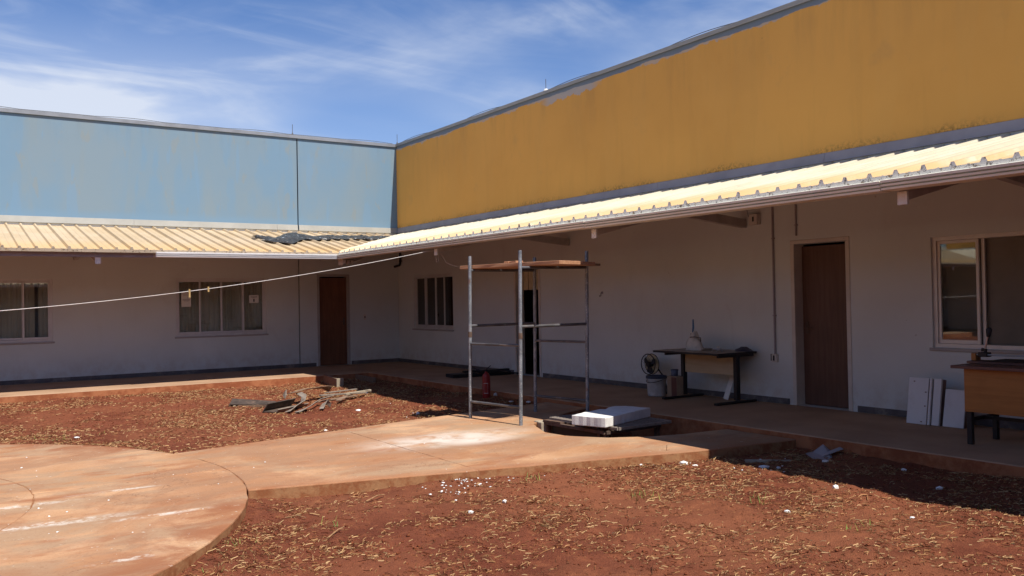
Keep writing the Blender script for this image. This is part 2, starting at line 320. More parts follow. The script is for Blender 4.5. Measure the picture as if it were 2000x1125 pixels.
def m_roof(name, c, c2, rough):
    t = NT(name); n = t.noise(1.3, 6, 0.6); n2 = t.noise(9, 6, 0.7)
    col = t.mix(t.ramp(n, 0.38, 0.64), c, c2); col = t.mix(t.math('MULTIPLY', t.ramp(n2, 0.55, 0.75), 0.4), col, tuple(x*0.72 for x in c2))
    z = t.xyz()[2]; lo = t.math('MULTIPLY', t.ramp(z, 2.46, 2.70, 1, 0), t.ramp(t.noise(2.2, 6, 0.7), 0.15, 0.52)); col = t.mix(t.math('MULTIPLY', lo, 0.85), col, (0.60, 0.40, 0.18))
    return t.done(col, rough, spec=0.5)
def m_foam_edge(name='stained_foam_edge', w_=(0.88, 0.87, 0.80)):
    t = NT(name); n = t.noise(11, 7, 0.75); n2 = t.noise(38, 5, 0.7)
    col = t.mix(t.ramp(n, 0.56, 0.62), w_, (0.30, 0.22, 0.15)); col = t.mix(t.math('MULTIPLY', t.math('MULTIPLY', t.ramp(n2, 0.52, 0.62), t.ramp(n, 0.42, 0.52)), 0.85), col, (0.07, 0.05, 0.035)); t.bump(n2, 0.6, 0.008)
    return t.done(col, 0.95, spec=0.1)
def m_glass():
    t = NT('window_glass'); n = t.n; l = t.l
    tr = n.new('ShaderNodeBsdfTransparent'); tr.inputs[0].default_value = (0.92, 0.94, 0.92, 1); gl = n.new('ShaderNodeBsdfGlossy'); gl.inputs['Roughness'].default_value = 0.015
    fr = n.new('ShaderNodeFresnel'); fr.inputs[0].default_value = 1.52; mr = t.ramp(fr.outputs[0], 0.0, 1.0, 0.05, 1.0)
    q = n.new('ShaderNodeMath'); q.operation = 'MULTIPLY_ADD'; l.new(fr.outputs[0], q.inputs[0]); q.inputs[1].default_value = 1.9; q.inputs[2].default_value = 0.02; q.use_clamp = True
    mx = n.new('ShaderNodeMixShader'); l.new(q.outputs[0], mx.inputs[0]); l.new(tr.outputs[0], mx.inputs[1]); l.new(gl.outputs[0], mx.inputs[2])
    l.new(mx.outputs[0], n['Material Output'].inputs[0]); return t.mat
def m_wood(name, a, b, rough=0.5, ax='z', sc=1.0, spec=0.4):
    t = NT(name); o = t.tc.outputs['Object']; st = {'x': (0.06, 1, 1), 'y': (1, 0.06, 1), 'z': (1, 1, 0.06)}[ax]
    n = t.noise(22*sc, 6, 0.6, 0.4, vec=o, stretch=st); n2 = t.noise(3, 3, vec=o)
    col = t.mix(t.ramp(n, 0.36, 0.66), a, b); col = t.mix(t.math('MULTIPLY', t.ramp(n2, 0.4, 0.7), 0.3), col, tuple(x*0.7 for x in b)); t.bump(n, 0.15, 0.003)
    return t.done(col, rough, spec=spec)
def m_pipe():
    t = NT('galvanised_pipe'); o = t.tc.outputs['Object']
    n = t.noise(7, 6, 0.7, vec=o, stretch=(1, 1, 0.6)); n2 = t.noise(55, 4, 0.7, vec=o)
    col = t.mix(t.ramp(n, 0.40, 0.60), (0.27, 0.29, 0.32), (0.14, 0.15, 0.17)); col = t.mix(t.math('MULTIPLY', t.ramp(n2, 0.56, 0.66), 0.8), col, (0.60, 0.59, 0.56))
    col = t.mix(t.math('MULTIPLY', t.ramp(t.noise(4, 6, 0.7, vec=o, off=(2, 2, 5)), 0.58, 0.68), 0.85), col, (0.20, 0.09, 0.045))
    t.bump(n2, 0.3, 0.002); return t.done(col, 0.6, 0.35, 0.5)
def m_attr(name, rough=0.9):
    t = NT(name); a = t.n.new('ShaderNodeVertexColor'); a.layer_name = 'tint'
    return t.done(a.outputs[0], rough, spec=0.15)
def m_tarp():
    t = NT('black_tarp'); n = t.noise(14, 6, 0.7); col = t.mix(t.ramp(n, 0.40, 0.62), (0.02, 0.02, 0.021), (0.06, 0.055, 0.05)); col = t.mix(t.ramp(t.noise(7, 5, 0.7, off=(4, 0, 2)), 0.60, 0.66), col, (0.34, 0.37, 0.42)); t.bump(n, 0.8, 0.02)  # blue-grey patches paint highlights onto the glossy black folds
    return t.done(col, 0.38, spec=0.7)

M = dict(soil=m_soil(), path=m_path(), path_side=m_path_side(), porch=m_porch(), porch_side=m_porch_side(), plaster=m_plaster(), blue=m_blue(), yellow=m_yellow(),
    roof_a=m_roof('cream_roof_sheet', (0.56, 0.435, 0.285), (0.50, 0.375, 0.225), 0.5), roof_b=m_roof('glare_white_roof_sheet', (0.62, 0.575, 0.455), (0.58, 0.52, 0.39), 0.36), foam_edge=m_foam_edge(), foam_edge_a=m_foam_edge('dirty_foam_edge', (0.36, 0.29, 0.22)), glass=m_glass(),  # right wing's sheets get a paler base colour that paints in glare
    flash_a=simple('cream_flashing', (0.38, 0.37, 0.33), 0.55, 0.1, 0.12, 3, 0.05), flash_b=simple('grey_flashing', (0.37, 0.335, 0.34), 0.55, 0.1, 0.15, 3, 0.05),
    coping=simple('metal_coping', (0.30, 0.31, 0.33), 0.5, 0.4, 0.2, 3, 0.05), gutter=simple('brown_gutter', (0.86, 0.82, 0.68), 0.4, 0.0, 0.08, 2.5, 0.03), gutter_new=simple('bright_gutter', (0.86, 0.86, 0.87), 0.30, 0.15, 0.05, 2.5, 0.02),
    fascia=simple('grey_fascia', (0.30, 0.28, 0.32), 0.6, 0.0, 0.15, 4, 0.1, dirt=(0.55, 0.5, 0.5), dirt_amt=0.25), rafter=simple('painted_rafter', (0.52, 0.47, 0.43), 0.7, 0, 0.2, 6), soffit=simple('sheet_underside', (0.33, 0.30, 0.28), 0.6, 0, 0.1, 4, 0.02),
    skirt=simple('dark_baseboard', (0.13, 0.12, 0.125), 0.75, 0, 0.3, 6, 0.2, dirt=(0.30, 0.26, 0.24), dirt_amt=0.6), alu=simple('white_aluminium', (0.72, 0.69, 0.66), 0.4, 0.1, 0.08, 5, 0.0), alu_grey=simple('grey_aluminium', (0.66, 0.65, 0.65), 0.45, 0.2, 0.1, 5, 0.0),
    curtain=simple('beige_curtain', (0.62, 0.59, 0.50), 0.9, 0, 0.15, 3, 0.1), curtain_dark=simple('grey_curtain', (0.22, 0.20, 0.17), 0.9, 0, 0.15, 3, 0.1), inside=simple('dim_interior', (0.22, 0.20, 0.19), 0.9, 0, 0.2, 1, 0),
    door_a=m_wood('brown_door', (0.20, 0.085, 0.045), (0.155, 0.065, 0.035), 0.5), door_b=m_wood('dark_brown_door', (0.135, 0.068, 0.046), (0.105, 0.050, 0.034), 0.5), jamb=simple('grey_door_frame', (0.42, 0.39, 0.38), 0.6, 0, 0.1, 5, 0.05), jamb_w=simple('pale_door_frame', (0.66, 0.61, 0.56), 0.6, 0, 0.1, 5, 0.05),
    pipe=m_pipe(), plank=m_wood('sawn_plank', (0.46, 0.24, 0.13), (0.36, 0.175, 0.09), 0.75, 'y'), plank_old=m_wood('weathered_plank', (0.27, 0.175, 0.115), (0.18, 0.11, 0.07), 0.85, 'x'), grey_scrap=simple('weathered_grey_sheet', (0.27, 0.22, 0.175), 0.8, 0, 0.35, 9, 0.3, 30, dirt=(0.15, 0.10, 0.07)),
    black=simple('black_steel', (0.022, 0.021, 0.023), 0.5, 0.1, 0.2, 9, 0.05), laminate=m_wood('pale_laminate', (0.52, 0.40, 0.26), (0.46, 0.34, 0.21), 0.55, 'y'), laminate_top=simple('worn_table_top', (0.34, 0.29, 0.25), 0.5, 0, 0.3, 8, 0.05), orange_wood=m_wood('orange_veneer', (0.42, 0.175, 0.045), (0.34, 0.135, 0.035), 0.45, 'y'), red_top=m_wood('dark_red_top', (0.18, 0.085, 0.065), (0.13, 0.06, 0.05), 0.5, 'y'),
    foam=simple('white_foam', (0.80, 0.79, 0.76), 0.9, 0, 0.08, 30, 0.5, 90, 0.2), foam_dirty=simple('dusty_foam', (0.74, 0.72, 0.69), 0.9, 0, 0.12, 9, 0.5, 90, 0.2), rust=simple('rusty_steel', (0.15, 0.10, 0.075), 0.75, 0.2, 0.4, 16, 0.3, dirt=(0.24, 0.10, 0.05)), pale_iron=simple('dusty_iron', (0.30, 0.25, 0.21), 0.75, 0.1, 0.3, 16, 0.2),
    white_board=simple('white_board', (0.72, 0.72, 0.74), 0.45, 0, 0.06, 5, 0.02, dirt=(0.45, 0.42, 0.42), dirt_amt=0.25), board_edge=simple('board_edge', (0.24, 0.17, 0.15), 0.8, 0, 0.2, 9), red=simple('red_enamel', (0.30, 0.022, 0.018), 0.4, 0, 0.2, 6, 0.0), paper=simple('white_paper', (0.78, 0.77, 0.74), 0.8, 0, 0.03, 5, 0), ink=simple('black_ink', (0.03, 0.03, 0.035), 0.7, 0, 0, 5, 0), silver=simple('bright_metal', (0.55, 0.55, 0.56), 0.3, 0.8, 0.1, 9, 0.05),
    bucket=simple('white_plastic_bucket', (0.55, 0.55, 0.56), 0.5, 0, 0.25, 9, 0.05, dirt=(0.22, 0.19, 0.18), dirt_amt=0.6), navy=simple('dark_blue_plastic', (0.035, 0.045, 0.08), 0.5, 0, 0.2, 9, 0.02), bluejar=simple('blue_grey_jar', (0.10, 0.12, 0.18), 0.5, 0, 0.3, 12), card=simple('brown_cardboard', (0.36, 0.25, 0.17), 0.85, 0, 0.15, 9), card_dark=simple('red_brown_carton', (0.15, 0.06, 0.045), 0.8, 0, 0.15, 9),
    bag=simple('white_sack', (0.66, 0.63, 0.58), 0.85, 0, 0.3, 10, 0.4, 30), cream=simple('cream_plastic', (0.62, 0.54, 0.36), 0.6, 0, 0.2, 12), bluehandle=simple('blue_handle', (0.05, 0.16, 0.34), 0.45, 0, 0.1, 9), conduit=simple('grey_conduit', (0.33, 0.30, 0.33), 0.6, 0, 0.1, 8), wire=simple('pale_cord', (0.66, 0.62, 0.58), 0.7, 0, 0.2, 20), cable=simple('dark_cable', (0.10, 0.10, 0.11), 0.6, 0, 0.2, 20), tarp=m_tarp(), bar_pipe=simple('shaded_scaffold_bar', (0.11, 0.105, 0.11), 0.6, 0.2, 0.4, 7, 0.2, dirt=(0.30, 0.24, 0.20), dirt_amt=0.5), dark_scrap=simple('shade_dark_rusted_sheet', (0.075, 0.052, 0.040), 0.8, 0, 0.4, 8, 0.3, dirt=(0.20, 0.13, 0.09), dirt_amt=0.6), concrete=simple('rough_concrete', (0.40, 0.33, 0.24), 0.9, 0, 0.3, 9, 0.5), pvc=simple('white_pvc', (0.74, 0.72, 0.69), 0.5, 0, 0.05, 9, 0.02), peg=simple('wooden_peg', (0.42, 0.28, 0.11), 0.7, 0, 0.2, 20), twig=simple('dry_twig', (0.36, 0.20, 0.095), 0.9, 0, 0.4, 20, 0.4), straw=m_attr('dry_straw'), clod=simple('red_clod', (0.20, 0.060, 0.028), 0.95, 0, 0.35, 20, 0.6, 60, 0.1), green=m_attr('green_sprout'))

# ================================================================== THE SETTING
PX, PY = -1.92, -2.42           # porch edges of the right wing (x) and left wing (y)
def ground_z(x, y):
    z = -0.150+0.05*vnoise(x, y, 0.55, 1)+0.036*vnoise(x, y, 1.9, 2)+0.030*vnoise(x, y, 6, 3)+0.018*vnoise(x, y, 15, 4)+0.007*vnoise(x, y, 33, 5)
    x = np.asarray(x); y = np.asarray(y)
    z = z+0.035*np.exp(-np.abs(x-PX)/0.35)*(y < -2)*(np.abs(y+11) > 1.5)+0.02*np.exp(-np.abs(y-PY)/0.4)+0.045*np.exp(-np.abs(np.hypot(x+11.2, y+11.05)-4.0)/0.25)
    pit = np.clip(1-np.maximum(np.abs(x+2.55)/0.95, np.abs(y+11.2)/0.75), 0, 1); z = z-0.16*np.clip(pit*4, 0, 1)
    rad = np.hypot(x+11.2, y+11.05); creep = np.exp(-np.abs(rad-4.0)/0.10)*(y > -10.6)*(0.6+1.6*vnoise(x, y, 4.0, 31))
    z = np.minimum(z, -0.085)
    return np.where(rad > 3.99, z+np.clip(creep, 0, 1)*0.040, z)
def gz(x, y): return float(ground_z(np.array([x]), np.array([y]))[0])
def build_ground():
    xs = np.concatenate([[-600, -250, -100, -50, -30, -22, -17], np.arange(-14, -10.2, 0.25), np.arange(-10, -1.6, 0.034), [-1.3, -0.6, 0.5, 4, 12, 30, 60, 120, 250, 600]])
    ys = np.concatenate([[-600, -250, -100, -50, -32, -26, -22], np.arange(-19, -17, 0.25), np.arange(-17, -11, 0.034), np.arange(-11, -2.2, 0.045), [-1.9, -1, 0.5, 4, 12, 30, 60, 120, 250, 600]])
    X, Y = np.meshgrid(xs, ys, indexing='ij'); Z = ground_z(X, Y)
    far = (X < -14) | (X > -1.5) | (Y < -19) | (Y > -2); Z[far] = -0.16
    nx, ny = X.shape; co = np.stack([X, Y, Z], -1).reshape(-1, 3)
    idx = np.arange(nx*ny).reshape(nx, ny); q = np.stack([idx[:-1, :-1], idx[1:, :-1], idx[1:, 1:], idx[:-1, 1:]], -1).reshape(-1, 4)
    me = np_mesh('ground', co, q, M['soil'], True); o = put('ground', me); tag(o, kind='structure')
def np_mesh(name, co, quads, mat, smooth=False, tint=None):
    me = bpy.data.meshes.new(name); me.vertices.add(len(co)); me.vertices.foreach_set('co', co.astype(np.float32).ravel())
    k = quads.shape[1]; me.loops.add(quads.size); me.loops.foreach_set('vertex_index', quads.astype(np.int32).ravel())
    me.polygons.add(len(quads)); me.polygons.foreach_set('loop_start', (np.arange(len(quads))*k).astype(np.int32)); me.polygons.foreach_set('loop_total', np.full(len(quads), k, np.int32))
    me.materials.append(mat)
    if smooth: me.polygons.foreach_set('use_smooth', np.ones(len(quads), bool))
    me.update(calc_edges=True)
    if tint is not None:
        a = me.color_attributes.new('tint', 'FLOAT_COLOR', 'POINT'); a.data.foreach_set('color', tint.astype(np.float32).ravel())
    return me
build_ground()

# porch floors
pf = MB().prism(wjit([(-24, PY), (PX, PY), (0.02, PY), (0.02, 0.02), (-24, 0.02)], 0.5, 0.0), -0.4, 0.0, 0, 1)
o = pf.build('porch_floor', [M['porch'], M['porch_side']], bevel=0.012, seg=2); tag(o, kind='structure')
pf = MB().prism([(PX, -24), (0.02, -24), (0.02, PY-0.003), (PX, PY-0.003)], -0.4, 0.0, 0, 1)
o = pf.build('porch_floor', [M['porch'], M['porch_side']], bevel=0.012, seg=2); tag(o, kind='structure')

# path: plaza ring, inner disc and the flared path, cast in slabs with open joints
CC = (-11.2, -11.05); RO, RI = 4.0, 2.42; ZP = -0.06
path = thing('path', None, None); tag(path, kind='structure')
def arc(r, a0, a1, n): return [(CC[0]+r*math.cos(a0+(a1-a0)*i/n), CC[1]+r*math.sin(a0+(a1-a0)*i/n)) for i in range(n+1)]
def slab(poly, seed): MB().prism(wjit(poly, 0.11, 0.006, seed), -0.32, ZP, 0, 1).build('slab', [M['path'], M['path_side']], path, bevel=0.010, seg=2)
g = 0.0022
fil = MB().prism(arc(RO-0.05, 0, 2*math.pi*0.995, 60), -0.31, ZP-0.006); fil.build('joint_filler', M['path_side'], path)
MB().prism([(-7.25, -11.9), (-3.7, -12.7), (-3.7, -9.2), (-7.25, -9.85)], -0.31, ZP-0.0065).build('joint_filler', M['path_side'], path)
slab(arc(RI-g, 0, 2*math.pi*0.995, 60), 1)
cuts = [0.5, 61, 121, 181, 241, 301, 360.5]
for i in range(6):
    a0, a1 = math.radians(cuts[i]), math.radians(cuts[i+1]); da = 0.006/3
    slab(arc(RO-g, a0+da, a1-da, 26)+arc(RI+g, a1-da, a0+da, 18), 3+i)
def circ_pt(y): return CC[0]+math.sqrt(RO**2-(y-CC[1])**2)+g
def cpts(y0, y1, n=10): return [(circ_pt(y0+(y1-y0)*i/n), y0+(y1-y0)*i/n) for i in range(n+1)]
yu = lambda x: -9.72+(x+7.0)*0.215 if x < -4.4 else -9.16+(x+4.4)*0.16
yl = lambda x: -12.03-(x+7.33)*0.243 if x < -3 else -13.08-(x+3)*0.12
J = -5.39
slab([(J-g, yl(J)), (J-g, yu(J))]+list(reversed(cpts(-12.02, -9.78))), 20)
slab([(J+g, yl(J)), (-3.0, yl(-3.0)), (PX-g, yl(PX)), (PX-g, -12.25), (-2.55, -12.2), (-2.95, -12.08), (-3.35, -11.85), (-3.62, -11.45), (-3.64, -11.1), (-3.5, -10.75), (-3.36, -10.45), (-2.35, -9.86), (PX-g, -9.70), (PX-g, yu(PX)), (-4.4, yu(-4.4)), (J+g, yu(J))], 21)

# ================================================================== BUILDINGS
ZR, EVA, EVB = 3.075, 3.08, 2.79       # roof height at the wall, eave reach of the left and right wing
SLA, SLB = 0.637/(EVA+0.035), 0.637/(EVB+0.035)
def wall_holes(mb, frame, u0, u1, z0, z1, holes, th, mi=0):
    """frame(u, d, z) -> point; d = depth behind the face"""
    us = sorted({u0, u1}|{h[0] for h in holes}|{h[1] for h in holes}); zs = sorted({z0, z1}|{h[2] for h in holes}|{h[3] for h in holes})
    us = [u for u in us if u0 <= u <= u1]; zs = [z for z in zs if z0 <= z <= z1]
    inh = lambda u, z: any(h[0] < u < h[1] and h[2] < z < h[3] for h in holes)
    for a, b in zip(us, us[1:]):
        for c, d in zip(zs, zs[1:]):
            if inh((a+b)/2, (c+d)/2): continue
            mb.add([frame(a, 0, c), frame(b, 0, c), frame(b, 0, d), frame(a, 0, d)], [(0, 1, 2, 3)], mi)
            mb.add([frame(a, th, c), frame(b, th, c), frame(b, th, d), frame(a, th, d)], [(3, 2, 1, 0)], mi)
    for h in holes:
        a, b, c, d = h
        for p, q in (((a, c), (a, d)), ((a, d), (b, d)), ((b, d), (b, c)), ((b, c), (a, c))):
            mb.add([frame(p[0], 0, p[1]), frame(q[0], 0, q[1]), frame(q[0], th, q[1]), frame(p[0], th, p[1])], [(0, 1, 2, 3)], mi)
    for a in (u0, u1): mb.add([frame(a, 0, z0), frame(a, th, z0), frame(a, th, z1), frame(a, 0, z1)], [(0, 1, 2, 3)], mi)
    mb.add([frame(u0, 0, z1), frame(u1, 0, z1), frame(u1, th, z1), frame(u0, th, z1)], [(0, 1, 2, 3)], mi)
# frames: A runs along x (face y=0, looking to -y); B runs along y (face x=0, looking to -x); u of B is -y
FA = lambda u, d, z: (u, d, z)
FB = lambda u, d, z: (d, -u, z)
def eave(fr): return (EVA, SLA) if fr is FA else (EVB, SLB)
def fbox(mb, fr, u0, u1, d0, d1, z0, z1, mi=0):
    b = [fr(u0, d0, z0), fr(u1, d0, z0), fr(u1, d1, z0), fr(u0, d1, z0)]; t = [(p[0], p[1], z1) for p in b]
    return mb.hexa(b, t, mi)
def sheet_mesh(fr, u0, ribs, mats, clip=None, pitch=0.241, lap=True):
    """roof sheet: trapezoidal top, foam core; runs from the wall (d=0) down to the eave (d=-EV-.05)"""
    EV, SL = eave(fr); prof = []; w = pitch
    for r in range(ribs):
        h = 0.036 if not (lap and r == 0) else 0.044
        b = u0+r*w
        prof += [(b, 0), (b+0.002, 0), (b+0.017, h), (b+0.045, h), (b+0.061, 0), (b+0.140, 0.0), (b+0.147, 0.005), (b+0.160, 0.005), (b+0.167, 0)]
    prof += [(u0+ribs*w-0.002, 0)]
    def zt(d): return ZR+SL*d
    mb = MB(); n = len(prof); ds = [-EV-0.035, -1.3, 0.0]
    for d in ds:
        mb.v += [fr(u, d, zt(d)+h) for u, h in prof]
    nb = len(ds)*n
    for d in ds: mb.v += [fr(prof[0][0], d, zt(d)-0.052), fr(prof[-1][0], d, zt(d)-0.052)]
    for j in range(len(ds)-1):
        for i in range(n-1):
            mb.f.append((j*n+i, j*n+i+1, (j+1)*n+i+1, (j+1)*n+i)); mb.m.append(0)
        mb.f.append((nb+2*j, nb+2*j+2, nb+2*j+3, nb+2*j+1)); mb.m.append(2)
    mb.f.append(tuple(range(n-1, -1, -1))+(nb, nb+1)); mb.m.append(1)       # stained front edge
    me = mb.mesh('roof_sheet', mats)
    if clip:
        bm = bmesh.new(); bm.from_mesh(me)
        bmesh.ops.bisect_plane(bm, geom=bm.verts[:]+bm.edges[:]+bm.faces[:], plane_co=(0, 0, 0), plane_no=clip, clear_outer=True); bm.to_mesh(me); bm.free()
    bm = bmesh.new(); bm.from_mesh(me); bmesh.ops.recalc_face_normals(bm, faces=bm.faces); bm.to_mesh(me); bm.free()
    return me
def gutter_profile():   # (outward, z) outer face with two grooves
    return [(-0.10, 2.416), (0.046, 2.416), (0.054, 2.411), (0.050, 2.391), (0.014, 2.388), (0.014, 2.379), (0.050, 2.377), (0.045, 2.361), (0.010, 2.358), (0.010, 2.349), (0.045, 2.347), (0.040, 2.331), (0.02, 2.328), (-0.10, 2.328)]
def gutter(fr, u0, u1, name, mat, parent, e0=0, e1=0, dz=0):
    """a gutter length; e0/e1 mitre the ends"""
    EV, SL = eave(fr); dz -= 0.016
    mb = MB(); pr = gutter_profile(); n = len(pr); base = -EV-0.03
    for u, e in ((u0, e0), (u1, e1)): mb.v += [fr(u+e*o_, base-o_, z+dz) for o_, z in pr]
    for i in range(n): j = (i+1) % n; mb.f.append((i, j, n+j, n+i)); mb.m.append(0)
    mb.f.append(tuple(range(n))); mb.m.append(0); mb.f.append(tuple(range(2*n-1, n-1, -1))); mb.m.append(0)
    return mb.build(name, mat, parent)
def window(fr, u0, u1, z0, z1, n, mat, parent, curtain=None, folds=60, sashes=None, rec=0.06):
    """n equal sliding panes in an aluminium frame; window > frame, sash, pane, curtain"""
    fw = 0.045; w = MB()
    for a, b, c, d in ((u0, u1, z0, z0+fw), (u0, u1, z1-fw, z1), (u0, u0+fw, z0+fw, z1-fw), (u1-fw, u1, z0+fw, z1-fw)): fbox(w, fr, a, b, rec-0.03, rec+0.08, c, d)
    win = w.build('window', mat, parent)
    s = MB(); fbox(s, fr, u0-0.03, u1+0.03, -0.03, rec, z0-0.035, z0-0.002); s.build('sill', M['jamb'], win, bevel=0.006)
    pw = (u1-u0-2*fw)/n
    for i in range(n):
        if sashes and sashes[i] is None:
            st_ = MB(); fbox(st_, fr, u0+fw+i*pw+0.02, u0+fw+i*pw+0.055, rec+0.03, rec+0.055, z0+fw, z1-fw); st_.build('stile', mat, win); continue
        a = u0+fw+i*pw; b = a+pw; out = (sashes[i] if sashes else (0.0 if i in (0, n-1) else 0.03+0.005*(i == 2))); sw = 0.034
        q = MB(); d0 = rec-0.01+out; d1 = d0+0.026; c, d = z0+fw+0.002, z1-fw-0.002; a -= 0.012 if i else 0; b += 0.012 if i < n-1 else 0
        for A_, B_, C_, D_ in ((a, b, c, c+sw+0.01), (a, b, d-sw, d), (a, a+sw, c+sw+0.01, d-sw), (b-sw, b, c+sw+0.01, d-sw)): fbox(q, fr, A_, B_, d0, d1, C_, D_)
        q.build('sash', mat, win, bevel=0.003, seg=1)
        p = MB(); fbox(p, fr, a+sw-0.004, b-sw+0.004, d0+0.010, d0+0.015, c+sw+0.006, d-sw+0.004); p.build('pane', M['glass'], win)
    if curtain:
        cm, cz, gaps = curtain; q = MB(); N = int((u1-u0)/0.012); dd = rec+0.10
        for k in range(len(gaps)):
            ga, gb = gaps[k]; uu = np.linspace(ga, gb, max(6, int((gb-ga)/0.012)))
            dep = [dd+0.022*math.sin(u*folds+1.3*math.sin(u*7))+0.01*math.sin(u*folds*2.3+k) for u in uu]
            o = len(q.v); q.v += [fr(u, dv, cz) for u, dv in zip(uu, dep)]+[fr(u, dv, z1+0.03) for u, dv in zip(uu, dep)]; L_ = len(uu)
            for i in range(L_-1): q.f.append((o+i, o+i+1, o+L_+i+1, o+L_+i)); q.m.append(0)
        q.build('curtain', cm, win, smooth=True)
    return win
def door(fr, u0, u1, z1, rec, mat, jm, parent, side, trim=0.05, leaf=True):
    d = MB(); fbox(d, fr, u0+0.03, u1-0.03, rec, rec+0.04, 0.008, z1-0.03); dr = d.build('door', mat, parent, bevel=0.003, seg=1) if leaf else None
    q = MB(); e = 0.012
    for a, b, c, dd in ((u0-trim+0.02, u0+0.028, 0.002, z1), (u1-0.028, u1+trim-0.02, 0.002, z1), (u0-trim+0.02, u1+trim-0.02, z1+0.001, z1+trim)): fbox(q, fr, a, b, -e, 0.195, c, dd)
    q.build('door_frame', jm, dr or parent, bevel=0.004, seg=1)
    if leaf:
        h = MB(); uh = u1-0.10 if side > 0 else u0+0.10; c = fr(uh, rec-0.05, 1.02)
        fbox(h, fr, uh-0.02, uh+0.02, rec-0.008, rec, 0.94, 1.10); h.tube([fr(uh, rec, 1.02), fr(uh, rec-0.05, 1.02), fr(uh-side*0.10, rec-0.05, 1.02)], 0.008, 6); h.build('handle', M['rust'], dr)
    return dr

# ---- left wing (blue parapet)
wa = thing('building_wing', 'sunlit wing with faded light blue upper wall over a cream roofed porch', 'building')
holesA = [(-9.43, -7.50, 0.80, 2.03), (-5.19, -3.26, 0.80, 2.04), (-2.05, -1.31, 0.0, 2.07), (-14.2, -12.3, 0.80, 2.04), (-18.5, -16.6, 0.80, 2.04)]
jA = -2.505
for a, b in ((-24.0, jA-0.013), (jA+0.013, -0.002)):
    w = MB(); wall_holes(w, FA, a, b, 0.0, 3.14, [h for h in holesA if h[0] > a and h[1] < b], 0.20); w.build('lower_wall', M['plaster'], wa)
    w = MB(); fbox(w, FA, a, b, 0, 0.2, 3.14, 5.26); w.build('parapet_wall', M['blue'], wa)
    fl = MB()
    for k in range(int((b-a)//3)+1):
        q0 = a+k*3; q1 = min(q0+3, b); fl = MB()
        if q1-q0 < 0.05: continue
        fl.hexa([FA(q0+.002, -0.035, 3.125), FA(q1-.002, -0.035, 3.125), FA(q1-.002, -0.002, 3.125), FA(q0+.002, -0.002, 3.125)], [FA(q0+.002, -0.014, 3.245), FA(q1-.002, -0.014, 3.245), FA(q1-.002, -0.002, 3.25), FA(q0+.002, -0.002, 3.25)]); fl.build('flashing', M['flash_a'], wa)
w = MB(); fbox(w, FA, jA-0.0125, jA+0.0125, 0.05, 0.15, 0.0, 5.2); w.build('joint_filler', M['black'], wa)
w = MB(); fbox(w, FA, -24, -0.035, -0.035, 0.23, 5.262, 5.30); fbox(w, FA, -24, -0.035, -0.036, -0.030, 5.225, 5.262); w.build('coping', M['coping'], wa)
for a, b in ((-24.0, -2.12), (-1.25, -0.004)):
    w = MB(); fbox(w, FA, a, b, -0.012, -0.001, 0.004, 0.085); w.build('baseboard', M['skirt'], wa)
ra = MB().box(-24, -0.05, -0.06, -0.02, 2.92, 3.0).build('roof', M['rafter'], wa)     # wall plate carrying the sheets
for i in range(25):
    u0 = -23.96-0.017+i*0.964
    me = sheet_mesh(FA, u0, 4, [M['roof_a'], M['foam_edge_a'], M['soffit']], clip=(EVA, -EVB, 0) if u0 > -4.2 else None)
    put('roof_sheet', me, ra)
gutter(FA, -6.205, -EVB-0.03, 'gutter', M['gutter_new'], wa, 0, -1)
w = MB(); fbox(w, FA, -24, -6.22, -EVA+0.09, -EVA+0.14, 2.312, 2.384); w.build('fascia', M['fascia'], wa)
def rafter(fr, u, parent, brace=True):
    EV, SL = eave(fr); EV -= 0.10
    r = MB(); p = fr(u, -EV+0.02, 0); q = fr(u, -0.03, 0)
    z0 = ZR-SL*EV-0.12; z1 = ZR-0.115
    r.beam((p[0], p[1], z0-0.06), (q[0], q[1], z1-0.06), 0.085, 0.11)
    o = r.build('rafter', M['rafter'], parent)
    c = MB(); t = fr(u, -EV-0.0, 0); t2 = fr(u, -EV-0.012, 0)
    fbox(c, fr, u-0.044, u+0.044, -EV-0.002, -EV+0.022, 2.195, 2.304); c.build('end_cap', M['pvc'], o)
    if brace:
        b = MB(); a_ = fr(u+0.02, -0.02, 2.46); b_ = fr(u+0.02, -1.45, 2.60); b.beam(a_, b_, 0.08, 0.12); b.build('strut', M['rafter'], o)
for u in (-7.11, -11.1, -15.1, -19.2): rafter(FA, u, wa)
hr = MB(); hr.beam((-EVB+.05, -EVA+.06, 2.26), (-.05, -.05, 2.88), 0.10, 0.12)
for k in range(3): hr.beam((-EVB+.10+.09*k, -EVA-.02+.02*k, 2.262), (-EVB+.13+.09*k, -EVA+.28, 2.28), 0.05, 0.07)
hr.build('valley_rafter', M['rafter'], wa)
for k, (a, b) in enumerate(((-9.43, -7.50), (-5.19, -3.26), (-14.2, -12.3), (-18.5, -16.6))):
    gp = [(a, b-0.30), (b-0.24, b-0.04)] if k == 0 else [(a, b)]
    window(FA, a, b, 0.80, 2.03 if k == 0 else 2.04, 4, M['alu_grey'], wa, (M['curtain'], 0.86, gp), 55)
door(FA, -2.05, -1.31, 2.07, 0.05, M['door_a'], M['jamb'], wa, 1)
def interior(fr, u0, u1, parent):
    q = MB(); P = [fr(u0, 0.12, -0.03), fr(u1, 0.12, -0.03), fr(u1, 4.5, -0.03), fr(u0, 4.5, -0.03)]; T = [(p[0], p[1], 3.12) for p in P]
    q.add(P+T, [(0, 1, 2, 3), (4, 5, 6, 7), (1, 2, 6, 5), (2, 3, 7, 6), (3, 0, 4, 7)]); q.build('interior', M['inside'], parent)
interior(FA, -24, -0.2, wa)
